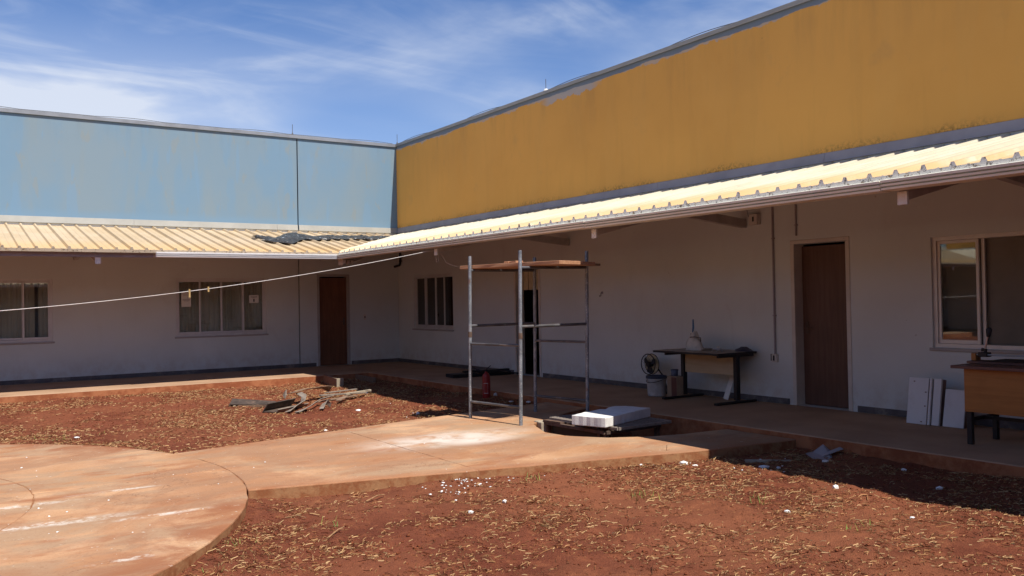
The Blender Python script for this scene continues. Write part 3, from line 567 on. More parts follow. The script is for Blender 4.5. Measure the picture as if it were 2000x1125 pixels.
# switch plate
sw = MB(); fbox(sw, FA, -0.93, -0.87, -0.012, -0.001, 1.04, 1.17); sp_ = sw.build('wall_switch', M['jamb_w'], wa, bevel=0.003); k_ = MB(); fbox(k_, FA, -0.912, -0.888, -0.017, -0.0125, 1.08, 1.13); k_.build('switch_key', M['ink'], sp_)

# ---- right wing (ochre parapet)   u = -y
wb = thing('building_wing', 'shaded wing with ochre yellow upper wall over a porch roof whitened for glare', 'building')
holesB = [(0.79, 2.66, 0.82, 2.07), (5.10, 5.92, 0.0, 2.03), (11.69, 12.52, 0.0, 2.12), (13.60, 15.52, 0.83, 2.08), (19.0, 20.9, 0.82, 2.07)]
w = MB(); wall_holes(w, FB, -0.2, 24, 0.0, 3.14, holesB, 0.20); w.build('lower_wall', M['plaster'], wb)
w = MB(); fbox(w, FB, -0.2, 24, 0, 0.2, 3.14, 5.26); w.build('parapet_wall', M['yellow'], wb)
k = 0; q0 = 0.03
while q0 < 24:
    q1 = min(q0+3.05, 24); fl = MB()
    fl.hexa([FB(q0+.002, -0.035, 3.125), FB(q1-.002, -0.035, 3.125), FB(q1-.002, -0.002, 3.125), FB(q0+.002, -0.002, 3.125)], [FB(q0+.002, -0.014, 3.245), FB(q1-.002, -0.014, 3.245), FB(q1-.002, -0.002, 3.25), FB(q0+.002, -0.002, 3.25)]); fl.build('flashing', M['flash_b'], wb); q0 = q1
w = MB(); fbox(w, FB, -0.2, 24, -0.032, 0.23, 5.264, 5.302); fbox(w, FB, -0.0, 24, -0.033, -0.028, 5.24, 5.264); w.build('coping', M['flash_a'], wb)
for a, b in ((0.02, 5.02), (6.0, 11.60), (12.62, 24)):
    w = MB(); fbox(w, FB, a, b, -0.012, -0.001, 0.004, 0.08); w.build('baseboard', M['skirt'], wb)
rb = MB().box(-0.06, -0.02, -24, -0.05, 2.92, 3.0).build('roof', M['rafter'], wb)
for i in range(25):
    u0 = 11.384-0.05-12*0.964+i*0.964
    if u0+1 > 24.3: continue
    me = sheet_mesh(FB, u0, 4, [M['roof_b'], M['foam_edge'], M['soffit']], clip=(-EVA, EVB, 0) if u0 < 4.2 else None)
    put('roof_sheet', me, rb)
for a, b, e in ((EVA+0.03, 7.62, 1), (7.628, 10.90, 0), (10.908, 14.86, 0), (14.868, 18.0, 0), (18.008, 24, 0)):
    gutter(FB, a, b, 'gutter', M['gutter'], wb, e, 0, 0 if a > 14.5 else -0.004 if a > 10 else 0.0)
for u in (6.83, 10.87, 14.95, 19.0): rafter(FB, u, wb, True)
window(FB, 0.79, 2.66, 0.82, 2.07, 4, M['alu_grey'], wb, (M['curtain_dark'], 0.88, [(0.8, 1.25), (1.32, 1.62), (1.70, 2.02), (2.15, 2.64)]), 48)
window(FB, 13.60, 15.52, 0.83, 2.08, 4, M['alu'], wb, (M['curtain_dark'], 0.86, [(13.62, 15.5)]), 0.4, sashes=[0.0, None, None, 0.0])
window(FB, 19.0, 20.9, 0.82, 2.07, 4, M['alu'], wb, (M['curtain_dark'], 0.86, [(19.0, 20.9)]), 40)
door(FB, 11.69, 12.52, 2.12, 0.15, M['door_b'], M['jamb_w'], wb, -1)
door(FB, 5.10, 5.92, 2.03, 0.05, M['door_b'], M['jamb_w'], wb, -1, leaf=False)
bl = MB()
for k in range(9): fbox(bl, FB, 5.12+k*0.088, 5.12+k*0.088+0.082, 0.12+0.01*(k % 2), 0.126+0.01*(k % 2), 1.64, 2.02)
bl.build('blind', M['cream'], wb)
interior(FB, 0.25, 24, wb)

# ---- mirrored wing across the courtyard, and an unseen one added to darken the porches
def far_wing(label, fr, par, c0, c1, axis):
    t = thing('building_wing', label, 'building')
    EV, SL = EVB, SLB
    def bx(u0, u1, d0, d1, z0, z1, name, mat): m_ = MB(); fbox(m_, fr, u0, u1, d0, d1, z0, z1); return m_.build(name, mat, t)
    bx(c0, c1, 0, 0.2, 0, 3.14, 'lower_wall', M['plaster']); bx(c0, c1, 0.0, 0.2, 3.142, 5.28, 'parapet_wall', par); bx(c0, c1, -2.3, -0.002, -0.4, 0.0, 'porch_step', M['porch'])
    me = MB(); n = int(c1-c0)*4; ds = (-EV, 0)
    for i in range(n+1):
        u = c0+i*0.25
        for uu, h in ((u, 0), (u+0.03, 0.04), (u+0.06, 0.04), (u+0.09, 0)):
            if uu <= c1: me.v += [fr(uu, d, ZR+SL*d+h) for d in ds]
    for i in range(len(me.v)//2-1): me.f.append((2*i, 2*i+2, 2*i+3, 2*i+1)); me.m.append(0)
    me.build('roof', M['roof_b'], t); bx(c0, c1, -EV-0.08, -EV-0.0, 2.33, 2.43, 'gutter', M['gutter'])
far_wing('cream roofed wing across the yard, mirrored in the right-hand window pane', lambda u, d, z: (-24-d, -u, z), M['yellow'], 0.0, 26, 1)
far_wing('unseen wing added behind the camera to cut sky light on the porches', lambda u, d, z: (-u, -24.4-d, z), M['blue'], -3.0, 27, 0)

# ================================================================== THINGS
def shift(mb, loc):
    l = Vector(loc); mb.v = [tuple(Vector(p)-l) for p in mb.v]; return mb
def ico(seed, r, sq=(1, 1, 0.7), jit=0.28, sub=1):
    bm = bmesh.new(); bmesh.ops.create_icosphere(bm, subdivisions=sub, radius=r); rr = random.Random(seed)
    for v in bm.verts: v.co = Vector((v.co.x*sq[0], v.co.y*sq[1], v.co.z*sq[2]))*(1+rr.uniform(-jit, jit))
    me = bpy.data.meshes.new('chunk'); bm.to_mesh(me); bm.free(); return me
def mesh_to(mb, me, loc, rot=0):
    c, s_ = math.cos(rot), math.sin(rot); o = len(mb.v)
    mb.v += [(loc[0]+v.co.x*c-v.co.y*s_, loc[1]+v.co.x*s_+v.co.y*c, loc[2]+v.co.z) for v in me.vertices]
    for p in me.polygons: mb.f.append(tuple(o+i for i in p.vertices)); mb.m.append(0)

# ---- scaffold
P1, P2, P3, P4 = (-3.70, -9.53), (-3.56, -10.48), (-2.69, -9.55), (-2.55, -10.50)
SL0 = (-3.12, -10.0, ZP); sc = thing('scaffold', 'square tubular steel scaffold tower standing on the concrete path', 'scaffold', SL0)
def up(p, z, lean=0.022): k = (z-ZP)/2.1; return (p[0]+lean*k, p[1]-lean*0.7*k, z)
for p, zt in ((P1, 2.03), (P2, 2.055), (P3, 2.025), (P4, 2.06)):
    base = ZP-0.005
    q = shift(MB().tube([up(p, base), up(p, 1.0), up(p, zt)], 0.0225, 12), SL0).build('pole', M['pipe'], sc, smooth=False)
    c = shift(MB().tube([up(p, 0.985), up(p, 1.055)], 0.0265, 12), SL0); c.build('coupling', M['rust'] if p in (P1, P2) else M['pipe'], q)
for a, b, z, r in ((P1, P2, 0.155, .017), (P3, P4, 0.155, .017), (P1, P2, 0.90, .016), (P3, P4, 0.90, .016), (P1, P3, 1.13, .018), (P2, P4, 1.13, .018), (P1, P3, 1.845, .018), (P2, P4, 1.845, .018)):
    shift(MB().tube([up(a, z), up(b, z+0.004)], r, 10), SL0).build('crossbar', M['bar_pipe'], sc)  # crossbars coloured darker than the poles to paint in their shade
def plank(x0, x1, y0, y1, z0, z1, label, mat, twist=0.0, name='wooden_plank', rz=0.0):
    c = ((x0+x1)/2, (y0+y1)/2, z0); q = MB(); n = 10
    for i in range(n+1):
        t = i/n; y = y0+(y1-y0)*t-c[1]; bow = 0.002*math.sin(t*3.1)+random.uniform(-.001, .001)
        q.v += [(x0-c[0]+random.uniform(-.004, .004), y, bow-twist*t), (x1-c[0], y, bow+twist*t), (x1-c[0], y, z1-z0+bow+twist*t), (x0-c[0]+random.uniform(-.003, .003), y, z1-z0+bow-twist*t)]
    for i in range(n):
        for k in range(4): q.f.append((4*i+k, 4*i+4+k, 4*i+4+(k+1) % 4, 4*i+(k+1) % 4)); q.m.append(0)
    q.f += [(0, 1, 2, 3), (4*n+3, 4*n+2, 4*n+1, 4*n)]; q.m += [0, 0]
    return tag(at(q.build(name, mat, bevel=0.003, seg=1), c, rz), label, 'plank', 'planks on the scaffold')
PD = Vector((-0.24, 1)).normalized(); PN = Vector((PD.y, -PD.x)); NL = Vector((-3.30, -10.97))
def lay(w0, w1, l0, l1, z0, z1, label, mat):
    c = NL+PN*((w0+w1)/2)+PD*((l0+l1)/2); a, b = (w1-w0)/2, (l1-l0)/2
    plank(c.x-a, c.x+a, c.y-b, c.y+b, z0, z1, label, mat, rz=math.atan2(-PD.x, PD.y))
lay(0.0, 0.40, 0.0, 1.70, 1.868, 1.912, 'wide orange-brown plank on top of the scaffold with sunlit end', M['plank'])
lay(0.41, 0.72, 0.02, 1.64, 1.868, 1.909, 'second plank on top of the scaffold, in the middle of three', M['plank'])
lay(0.73, 0.96, 0.12, 1.40, 1.868, 1.897, 'dark narrow plank on the scaffold, nearest the wall', M['plank_old'])
q = MB(); q.obox((0, 0, 0.012), ((0.25, 1, 0), (-1, 0.25, 0), (0, 0, 1)), (0.16, 0.05, 0.012)); q.obox((0.05, 0.16, 0.022), ((1, 0.4, 0.05), (-0.4, 1, 0), (0, 0, 1)), (0.12, 0.035, 0.010))
tag(at(q.build('wood_offcut', M['plank'], bevel=0.002, seg=1), (-3.28, -10.0, 1.922)), 'small broken wood offcut lying on the scaffold planks', 'offcut')

# ---- table with pale modesty panel, against the wall
T1 = (-0.44, -10.48, 0.0); t = thing('table', 'black framed table with pale front panel standing against the grey wall', 'table', T1)
q = MB().box(-0.82, -0.06, -11.11, -9.86, 0.664, 0.692); shift(q, T1).build('table_top', M['black'], t, bevel=0.004)
q = MB().box(-0.812, -0.068, -11.102, -9.868, 0.6922, 0.6945); shift(q, T1).build('top_veneer', M['laminate_top'], t)
for y in (-10.075, -11.065):
    q = MB().box(-0.455, -0.385, y-0.03, y+0.03, 0.045, 0.6635); lg = shift(q, T1).build('leg', M['black'], t, bevel=0.004)
    q = MB().hexa([(-0.84, y-.03, 0.004), (-0.06, y-.03, 0.004), (-0.06, y+.03, 0.004), (-0.84, y+.03, 0.004)], [(-0.84, y-.03, 0.035), (-0.06, y-.03, 0.035), (-0.06, y+.03, 0.035), (-0.84, y+.03, 0.035)]); shift(q, T1).build('foot', M['black'], lg, bevel=0.006)
    q = MB().box(-0.78, -0.10, y-0.02, y+0.02, 0.63, 0.6635); shift(q, T1).build('top_bracket', M['black'], lg)
q = MB().box(-0.432, -0.414, -11.03, -10.11, 0.375, 0.655); shift(q, T1).build('front_panel', M['laminate'], t, bevel=0.002, seg=1)
# things on it
def sack():
    q = MB(); n = 18; rings = 9
    for j in range(rings):
        h = j/(rings-1); r = 0.135*(1-0.80*h**1.1)+0.012
        for k in range(n):
            a = 2*math.pi*k/n; w_ = 1+0.16*math.sin(3*a+4*h)+0.10*math.sin(5*a-7*h); q.v.append((r*0.75*w_*math.cos(a)+0.03*h, r*w_*math.sin(a)+0.055*h, 0.265*h+0.012*math.sin(4*a)*h*(1-h)*4))
    for j in range(rings-1):
        for k in range(n): q.f.append((j*n+k, j*n+(k+1) % n, (j+1)*n+(k+1) % n, (j+1)*n+k)); q.m.append(0)
    q.f.append(tuple((rings-1)*n+k for k in range(n))); q.m.append(0)
    return q
bag = thing('sack', 'crumpled off-white sack standing upright on the black framed table', 'sack', (-0.42, -10.31, 0.695))
sack().build('bag_body', M['bag'], bag, smooth=True); MB().tube([(0.075, -0.03, 0.10), (0.0, -0.105, 0.175), (-0.07, -0.06, 0.19), (-0.085, 0.02, 0.185)], 0.007, 6).build('tie_cord', M['cable'], bag)
br = thing('brush', 'brush with blue handle sticking up out of the sack on the table', 'brush', (-0.42, -10.26, 0.93)); MB().tube([(0, 0, 0), (0.005, -0.01, 0.08), (0.0, -0.015, 0.20)], [0.010, 0.014, 0.010], 8).build('handle', M['bluehandle'], br, smooth=True); MB().box(-0.010, 0.010, -0.03, 0.03, -0.09, 0.0).build('bristles', M['ink'], br)
q = MB().lathe([(0.0, 0), (0.17, 0), (0.18, 0.012), (0.10, 0.016), (0, 0.017)], n=18); tag(at(q.build('round_tray', M['grey_scrap'], smooth=True), (-0.30, -10.38, 0.6955)), 'flat round grey tray under the sack on the table', 'tray')
gd = thing('metal_fitting', 'small bright metal tap fitting lying on the table beside the sack', 'fitting', (-0.55, -10.84, 0.695))
MB().tube([(0, -.07, .035), (0, .07, .035)], 0.016, 8).build('pipe_body', M['silver'], gd)
for yy, dx in ((-.07, .03), (-.02, -.03), (.03, .03), (.07, -.02)): MB().tube([(0, yy, .035), (dx*.5, yy, .018), (dx, yy+.01, 0.003)], 0.008, 6).build('spout', M['silver'], gd)
MB().lathe([(0.006, 0.04), (0.006, 0.065), (0.022, 0.068), (0.022, 0.078), (0, 0.08)], (0, -.02, 0), 10).build('tap_knob', M['silver'], gd)
q = sack(); q.v = [(x*1.1, y*0.9, z*0.22) for x, y, z in q.v]; tag(at(q.build('black_cloth', M['navy'], smooth=True), (-0.20, -11.02, 0.695)), 'small dark cloth bunched at the right end of the table', 'cloth')
q = MB().obox((0, 0, 0.17), ((1, 0, -0.25), (0, 1, 0.20), (0.25, -0.20, 1)), (0.006, 0.042, 0.175)); tag(at(q.build('white_lath', M['pvc']), (-0.17, -10.70, 0.005)), 'short white board strip leaning on the wall under the table', 'board')

# ---- fan, bucket, carton
fn = thing('fan', 'round electric fan with dark blades leaning behind the paint bucket', 'fan', (-0.30, -9.22, 0.0))
def ring(r, t, x, z0, n=28): return MB().tube([(x, r*math.cos(a*2*math.pi/n), z0+r*math.sin(a*2*math.pi/n)) for a in range(n+1)], t, 6, False)
ZF = 0.43
cg = ring(0.155, 0.008, -0.03, ZF).build('cage', M['black'], fn); ring(0.155, 0.006, 0.05, ZF).build('rear_ring', M['black'], fn)
for k in range(20):
    a = k*2*math.pi/20; MB().tube([(-0.06, 0.03*math.cos(a), ZF+0.03*math.sin(a)), (-0.055, 0.10*math.cos(a), ZF+0.10*math.sin(a)), (-0.03, 0.155*math.cos(a), ZF+0.155*math.sin(a))], 0.0016, 4, False).build('cage_wire', M['black'], cg)
q = MB(); q.v = [(0.045, 0.15*math.cos(k*math.pi/12), ZF+0.15*math.sin(k*math.pi/12)) for k in range(24)]; q.f = [tuple(range(24))]; q.m = [0]; q.v += [(0.05, y, z) for _, y, z in q.v]; q.f.append(tuple(range(47, 23, -1))); q.m.append(0); q.build('rear_guard', M['cream'], fn)
for k in range(3):
    a0 = k*2*math.pi/3+0.5; pts = []
    for r, da, w_ in ((0.03, -0.5, 0), (0.13, -0.42, 0), (0.142, 0.0, 0), (0.13, 0.45, 0), (0.03, 0.6, 0)): pts.append((0.0-0.03*da, r*math.cos(a0+da), ZF+r*math.sin(a0+da)))
    q = MB().add(pts+[(x+0.005, y, z) for x, y, z in pts], [(0, 1, 2, 3, 4), (9, 8, 7, 6, 5)]+[(i, 5+i, 5+(i+1) % 5, (i+1) % 5) for i in range(5)]); q.build('blade', M['ink'], fn)
MB().tube([(-0.045, 0, ZF), (0.12, 0, ZF)], 0.04, 12).build('motor_hub', M['black'], fn); MB().tube([(0.10, 0, ZF), (0.10, -0.20, 0.24), (0.08, -0.30, 0.03)], 0.012, 8).build('stem', M['black'], fn); MB().lathe([(0, 0), (0.10, 0), (0.10, 0.02), (0.03, 0.035), (0, 0.035)], (0.08, -0.30, 0.002), 16).build('base', M['black'], fn)
bk = thing('bucket', 'dirty white plastic paint bucket with dark rim beside the carton', 'bucket', (-0.58, -9.665, 0.0))
MB().lathe([(0, 0.004), (0.125, 0.004), (0.130, 0.02), (0.142, 0.245), (0.150, 0.250), (0.150, 0.262), (0.143, 0.266), (0.143, 0.275), (0.130, 0.275), (0.118, 0.03), (0, 0.028)], n=26).build('body', M['bucket'], bk, smooth=True)
MB().lathe([(0.151, 0.262), (0.155, 0.265), (0.155, 0.300), (0.146, 0.302), (0.142, 0.277)], n=26).build('rim', M['navy'], bk, smooth=True)
MB().tube([(0.15*math.cos(a), 0.15*math.sin(a)*0.99, 0.255-0.05*max(0, -math.cos(a))) for a in [math.pi*(0.5+i/12) for i in range(13)]], 0.004, 6).build('handle', M['black'], bk)
cb = thing('carton', 'narrow brown cardboard carton standing between bucket and table leg', 'box', (-0.47, -9.94, 0.0), math.radians(-8))
MB().box(-0.08, 0.10, -0.145, 0.09, 0.003, 0.305).build('carton_body', M['card'], cb, bevel=0.003, seg=1); MB().box(-0.082, -0.0805, -0.143, -0.02, 0.01, 0.295).build('printed_face', M['card_dark'], cb)
jr = thing('jar', 'small blue-grey jar standing on the brown carton', 'jar', (-0.47, -9.93, 0.306)); MB().lathe([(0, 0), (0.045, 0), (0.05, 0.01), (0.052, 0.075), (0.045, 0.08), (0.04, 0.02), (0, 0.015)], n=18).build('jar_body', M['bluejar'], jr, smooth=True); MB().lathe([(0.052, 0.072), (0.056, 0.075), (0.056, 0.095), (0.05, 0.096), (0.05, 0.075)], n=18).build('jar_rim', M['bluejar'], jr, smooth=True)

# ---- desk at the right with a tile cutter
T2 = (-0.98, -15.27, 0.0); t = thing('desk', 'desk with orange-brown front panel and black legs at the right edge', 'desk', T2)
shift(MB().box(-1.345, -0.62, -15.98, -14.56, 0.727, 0.756), T2).build('desk_top', M['red_top'], t, bevel=0.004)
shift(MB().box(-1.262, -1.244, -15.93, -14.645, 0.315, 0.7265), T2).build('front_panel', M['orange_wood'], t, bevel=0.002, seg=1)
for x in (-1.22, -0.76):
    for y in (-14.675, -15.89): shift(MB().box(x-.024, x+.024, y-.024, y+.024, 0.003, 0.7265), T2).build('leg', M['black'], t, bevel=0.003, seg=1)
for y in (-14.675, -15.89): shift(MB().box(-1.195, -0.785, y-.016, y+.016, 0.225, 0.258), T2).build('stretcher', M['black'], t)
shift(MB().box(-1.0, -0.968, -15.873, -14.692, 0.225, 0.256), T2).build('stretcher', M['black'], t)
TC = (-0.90, -15.1, 0.757); tc_ = thing('tile_cutter', 'manual tile cutter with steel rails and black lever lying on the desk', 'tile cutter', TC)
MB().box(-0.12, 0.12, -0.62, 0.56, 0.0, 0.022).build('base_board', M['red_top'], tc_, bevel=0.003, seg=1)
q = MB(); q.v = []; 
MB().hexa([(-0.09, -0.55, .023), (0.09, -0.55, .023), (0.09, 0.42, .023), (-0.09, 0.42, .023)], [(-0.015, -0.5, .055), (0.015, -0.5, .055), (0.015, 0.25, .05), (-0.015, 0.25, .05)]).build('snap_ridge', M['black'], tc_)
for x in (-0.028, 0.028): MB().tube([(x, -0.60, 0.082), (x, 0.52, 0.082)], 0.007, 8).build('rail', M['silver'], tc_)
for y in (0.53, -0.58): MB().box(-0.05, 0.05, y-0.022, y+0.022, 0.023, 0.095).build('end_block', M['orange_wood'], tc_, bevel=0.003, seg=1)
MB().box(-0.045, 0.045, 0.40, 0.49, 0.060, 0.105).build('carriage', M['black'], tc_, bevel=0.006); MB().tube([(0, 0.44, 0.10), (0, 0.43, 0.125), (0, 0.47, 0.13)], 0.018, 8).build('pivot', M['black'], tc_)
lv = MB().tube([(0, 0.445, 0.10), (0.0, 0.42, 0.22), (0, 0.405, 0.27)], 0.009, 8).build('lever', M['silver'], tc_); MB().tube([(0, 0.407, 0.255), (0, 0.402, 0.28), (0, 0.395, 0.33), (0, 0.392, 0.345)], [0.014, 0.022, 0.028, 0.016], 10).build('grip', M['ink'], lv, smooth=True)

# ---- boards leaning on the wall
def lean_board(y0, y1, h, x0, label, mat=None, th=0.016, lean=0.085, edge=False, dots=False):
    y0, y1 = max(y0, y1), min(y0, y1); loc = (x0, (y0+y1)/2, 0.003); w_ = (y0-y1)/2
    n = Vector((-h, 0, lean)).normalized(); u = Vector((lean, 0, h)).normalized()
    b = thing('white_board', label, 'board', loc, 0, 'white boards leaning by the desk')
    MB().obox(u*(h/2), ((0, 1, 0), u, n), (w_, h/2, th/2)).build('panel', mat or M['white_board'], b, bevel=0.002, seg=1)
    MB().obox(u*(h/2)-n*(th/2+0.036), ((0, 1, 0), u, n), (w_-0.003, h/2-0.003, 0.035)).build('backing', M['board_edge'], b)
    if dots:
        for dy, dz in ((0.05, 0.92), (-0.09, 0.70), (-0.09, 0.40), (-0.06, 0.06)): MB().obox(u*(h*dz)+Vector((0, dy, 0))+n*(th/2+0.002), ((0, 1, 0), u, n), (0.009, 0.006, 0.0015)).build('screw_hole', M['board_edge'], b)
lean_board(-13.505, -13.735, 0.51, -0.40, 'tallest and leftmost white board leaning on the wall, with screw holes', dots=True)
lean_board(-13.742, -13.768, 0.51, -0.385, 'very narrow white board edge squeezed between two leaning boards', th=0.03)
lean_board(-13.785, -13.870, 0.51, -0.375, 'narrow white board leaning on the wall beside the tallest one', th=0.03)
lean_board(-13.900, -14.130, 0.405, -0.36, 'short white square board leaning on the wall next to the desk')

# ---- fire extinguisher in front of the porch step
EX = (-2.10, -7.36, gz(-2.10, -7.36)-0.01); ex = thing('fire_extinguisher', 'red fire extinguisher with black hose standing on soil by the porch step', 'extinguisher', EX)
MB().lathe([(0, 0), (0.062, 0), (0.065, 0.012), (0.065, 0.34), (0.058, 0.375), (0.035, 0.405), (0.022, 0.41), (0.022, 0.43), (0, 0.43)], n=22).build('cylinder', M['red'], ex, smooth=True)
q = MB(); aa = [math.radians(200+i*7) for i in range(10)]; q.v = [(0.0662*math.cos(a), 0.0662*math.sin(a), 0.09) for a in aa]+[(0.0662*math.cos(a), 0.0662*math.sin(a), 0.25) for a in aa]
q.f = [(i, i+1, 11+i, 10+i) for i in range(9)]; q.m = [0]*9; lb = q.build('label_sticker', M['red'], ex)
for z0, z1, i0, i1 in ((0.088, 0.094, 0, 9), (0.246, 0.252, 0, 9), (0.09, 0.25, 0, 1), (0.09, 0.25, 8, 9)):
    q = MB(); R_ = 0.0672; q.v = [(R_*math.cos(aa[i]), R_*math.sin(aa[i]), z) for z in (z0, z1) for i in range(i0, i1+1)]; k = i1-i0+1
    if k == 2: a_, b_ = aa[i0], aa[i0]+(0.03); q.v = [(R_*math.cos(a), R_*math.sin(a), z) for z in (z0, z1) for a in (a_, b_)]
    q.f = [(i, i+1, k+i+1, k+i) for i in range(k-1)]; q.m = [0]*(k-1); q.build('label_border', M['paper'], lb)
MB().box(-0.02, 0.02, -0.02, 0.02, 0.43, 0.465).build('valve', M['black'], ex, bevel=0.004); MB().beam((0.0, 0, 0.468), (0.07, -0.03, 0.525), 0.018, 0.01).build('lever', M['black'], ex); MB().beam((0, 0, 0.455), (0.08, -0.035, 0.455), 0.018, 0.008).build('carry_handle', M['black'], ex)
MB().tube([(-0.02, 0.01, 0.45), (-0.08, 0.04, 0.445), (-0.15, 0.08, 0.48), (-0.20, 0.11, 0.525), (-0.235, 0.13, 0.53)], 0.011, 8).build('hose', M['ink'], ex, smooth=True)
# dark door leaf / board lying on the porch floor
q = MB().obox((0, 0, 0.035), ((1, -0.06, 0), (0.06, 1, 0), (0, 0, 1)), (0.62, 0.17, 0.032)); q.obox((0.25, 0.10, 0.085), ((1, -0.10, 0), (0.10, 1, 0), (0, 0, 1)), (0.5, 0.05, 0.016)); q.tube([(-0.1, -0.18, 0.08), (0.3, -0.19, 0.082), (0.75, -0.30, 0.02)], 0.014, 6)
tag(at(q.build('dark_boards', M['black'], bevel=0.003, seg=1), (-0.72, -4.86, 0.003)), 'dark boards lying flat on the porch floor behind the extinguisher', 'boards')

# ---- drain grates and foam block
GR = (-2.70, -11.10, 0.008); gt = thing('drain_grate', 'steel bar grate lying under the white foam block', 'grate', GR, math.radians(3))
HX, HY = 0.42, 0.60
for a, b in (((-HX, -HY), (HX, -HY)), ((HX, -HY), (HX, HY)), ((HX, HY), (-HX, HY)), ((-HX, HY), (-HX, -HY))): MB().beam((a[0], a[1], -0.016), (b[0], b[1], -0.016), 0.035, 0.03).build('frame_bar', M['pale_iron'], gt)
bar_me = MB().box(-HX+0.018, HX-0.018, -0.011, 0.011, -0.007, 0.0).mesh('bar', M['pale_iron'])
for k in range(19): put('bar', bar_me, gt).location = (0, -HY+0.06+k*0.06, 0)
G2 = (-2.76, -11.06, -0.042); g2 = thing('drain_stand', 'rusty iron stand with short legs underneath the drain grate', 'stand', G2, math.radians(2))
for a, b in (((-0.43, -0.52), (0.43, -0.52)), ((0.43, -0.52), (0.43, 0.60)), ((0.43, 0.60), (-0.43, 0.60)), ((-0.43, 0.60), (-0.43, -0.52))): MB().beam((a[0], a[1], -0.015), (b[0], b[1], -0.015), 0.05, 0.035).build('side_bar', M['rust'], g2)
MB().obox((-0.37, 0.42, 0.012), ((1, 0.05, 0), (-0.05, 1, 0), (0, 0, 1)), (0.09, 0.16, 0.012)).build('cover_plate', M['rust'], g2)
for x, y in ((-0.40, -0.50), (-0.40, -0.40), (0.4, -0.5), (0.4, 0.55), (-0.40, 0.55)): MB().box(x-.025, x+.025, y-.02, y+.02, -0.26, -0.033).build('leg', M['rust'], g2)
MB().box(-0.385, -0.365, -0.35, 0.5, -0.27, -0.034).build('side_plate', M['black'], g2)
def foam_block():
    L_, W_ = 0.53, 0.235
    poly = [(-L_, -W_), (L_*0.2, -W_+0.006), (L_, -W_+0.01), (L_-0.01, W_*0.5), (L_-0.07, W_), (L_*0.60, W_-0.005), (L_*0.42, W_-0.035), (L_*0.30, W_-0.045), (L_*0.22, W_+0.0), (-L_*0.4, W_), (-L_+0.01, W_-0.01)]
    poly = wjit(poly, 0.05, 0.004, 5); q = MB().prism(poly, 0.0, 0.110); me = q.mesh('foam_block', M['foam_dirty']); bevel_mesh(me, 0.007, 2)
    for v in me.vertices:
        n_ = mnoise.noise(Vector(v.co)*14); n2 = mnoise.noise(Vector(v.co)*45+Vector((3, 1, 2)))
        v.co.x += 0.006*n_+0.003*n2; v.co.y += 0.005*n2; 
        if v.co.z > 0.06: v.co.z += 0.004*n_
    return me
fb = put('foam_block', foam_block()); at(fb, (-2.79, -11.26, 0.009), math.radians(19)); tag(fb, 'thick white foam slab half in sun on the drain grate', 'foam block')
kb = MB().prism(wjit([(-0.10, -0.09), (0.12, -0.08), (0.11, 0.08), (-0.09, 0.09)], 0.06, 0.012, 4), -0.2, 0.045); tag(at(kb.build('concrete_lump', M['concrete'], bevel=0.012), (-3.18, -10.42, -0.09)), 'small pale concrete lump at the path corner by the scaffold foot', 'concrete')

# ---- formwork kerb at the far corner
fk_ = thing('formwork_box', 'low wooden formwork box on the soil in front of the far corner', 'formwork', (-2.86, -3.02, -0.15))
MB().hexa([(-0.25, -0.62, 0.0), (-0.19, -0.62, 0.0), (-0.02, 0.5, 0.0), (-0.08, 0.5, 0.0)], [(-0.25, -0.62, 0.17), (-0.19, -0.62, 0.17), (-0.02, 0.5, 0.17), (-0.08, 0.5, 0.17)]).build('side_board', M['plank_old'], fk_, bevel=0.004, seg=1)
MB().hexa([(-0.27, -0.66, 0.0), (-0.12, -0.63, 0.0), (-0.12, -0.60, 0.0), (-0.27, -0.625, 0.0)], [(-0.27, -0.66, 0.178), (-0.12, -0.63, 0.178), (-0.12, -0.60, 0.178), (-0.27, -0.625, 0.178)]).build('end_board', M['concrete'], fk_, bevel=0.003, seg=1)
MB().hexa([(0.55, -0.5, 0.0), (0.60, -0.5, 0.0), (0.66, 0.5, 0.0), (0.61, 0.5, 0.0)], [(0.55, -0.5, 0.13), (0.60, -0.5, 0.13), (0.66, 0.5, 0.13), (0.61, 0.5, 0.13)]).build('side_board', M['plank_old'], fk_)

# ---- scrap heap on the left soil
def bent_sheet(pts, w, th, mat, name, label, seed=0, grp='scraps dumped on the red soil', lift=0.0):
    """strip following 3-D points with varying bank"""
    r = random.Random(seed); q = MB(); P_ = [Vector(p) for p, b in pts]; c = P_[0].copy()
    for i, (p, bank) in enumerate(pts):
        d = (P_[min(i+1, len(P_)-1)]-P_[max(i-1, 0)]).normalized(); sd_ = d.cross(Vector((0, 0, 1))).normalized(); sv = (sd_*math.cos(bank)+Vector((0, 0, 1))*math.sin(bank)); nn = sv.cross(d).normalized()
        ww = 0.75*w*(1+r.uniform(-.2, .2)); o_ = P_[i]-c
        q.v += [tuple(o_-sv*ww/2), tuple(o_+sv*ww/2), tuple(o_+sv*ww/2+nn*th), tuple(o_-sv*ww/2+nn*th)]
    n = len(pts)
    for i in range(n-1):
        for k in range(4): q.f.append((4*i+k, 4*i+(k+1) % 4, 4*i+4+(k+1) % 4, 4*i+4+k)); q.m.append(0)
    q.f += [(3, 2, 1, 0), (4*n-4, 4*n-3, 4*n-2, 4*n-1)]; q.m += [0, 0]
    return tag(at(q.build(name, mat, bevel=min(0.004, th*0.3), seg=1), c), label, 'scrap', grp)
def gp(x, y, h): return (x, y, gz(x, y)+h)
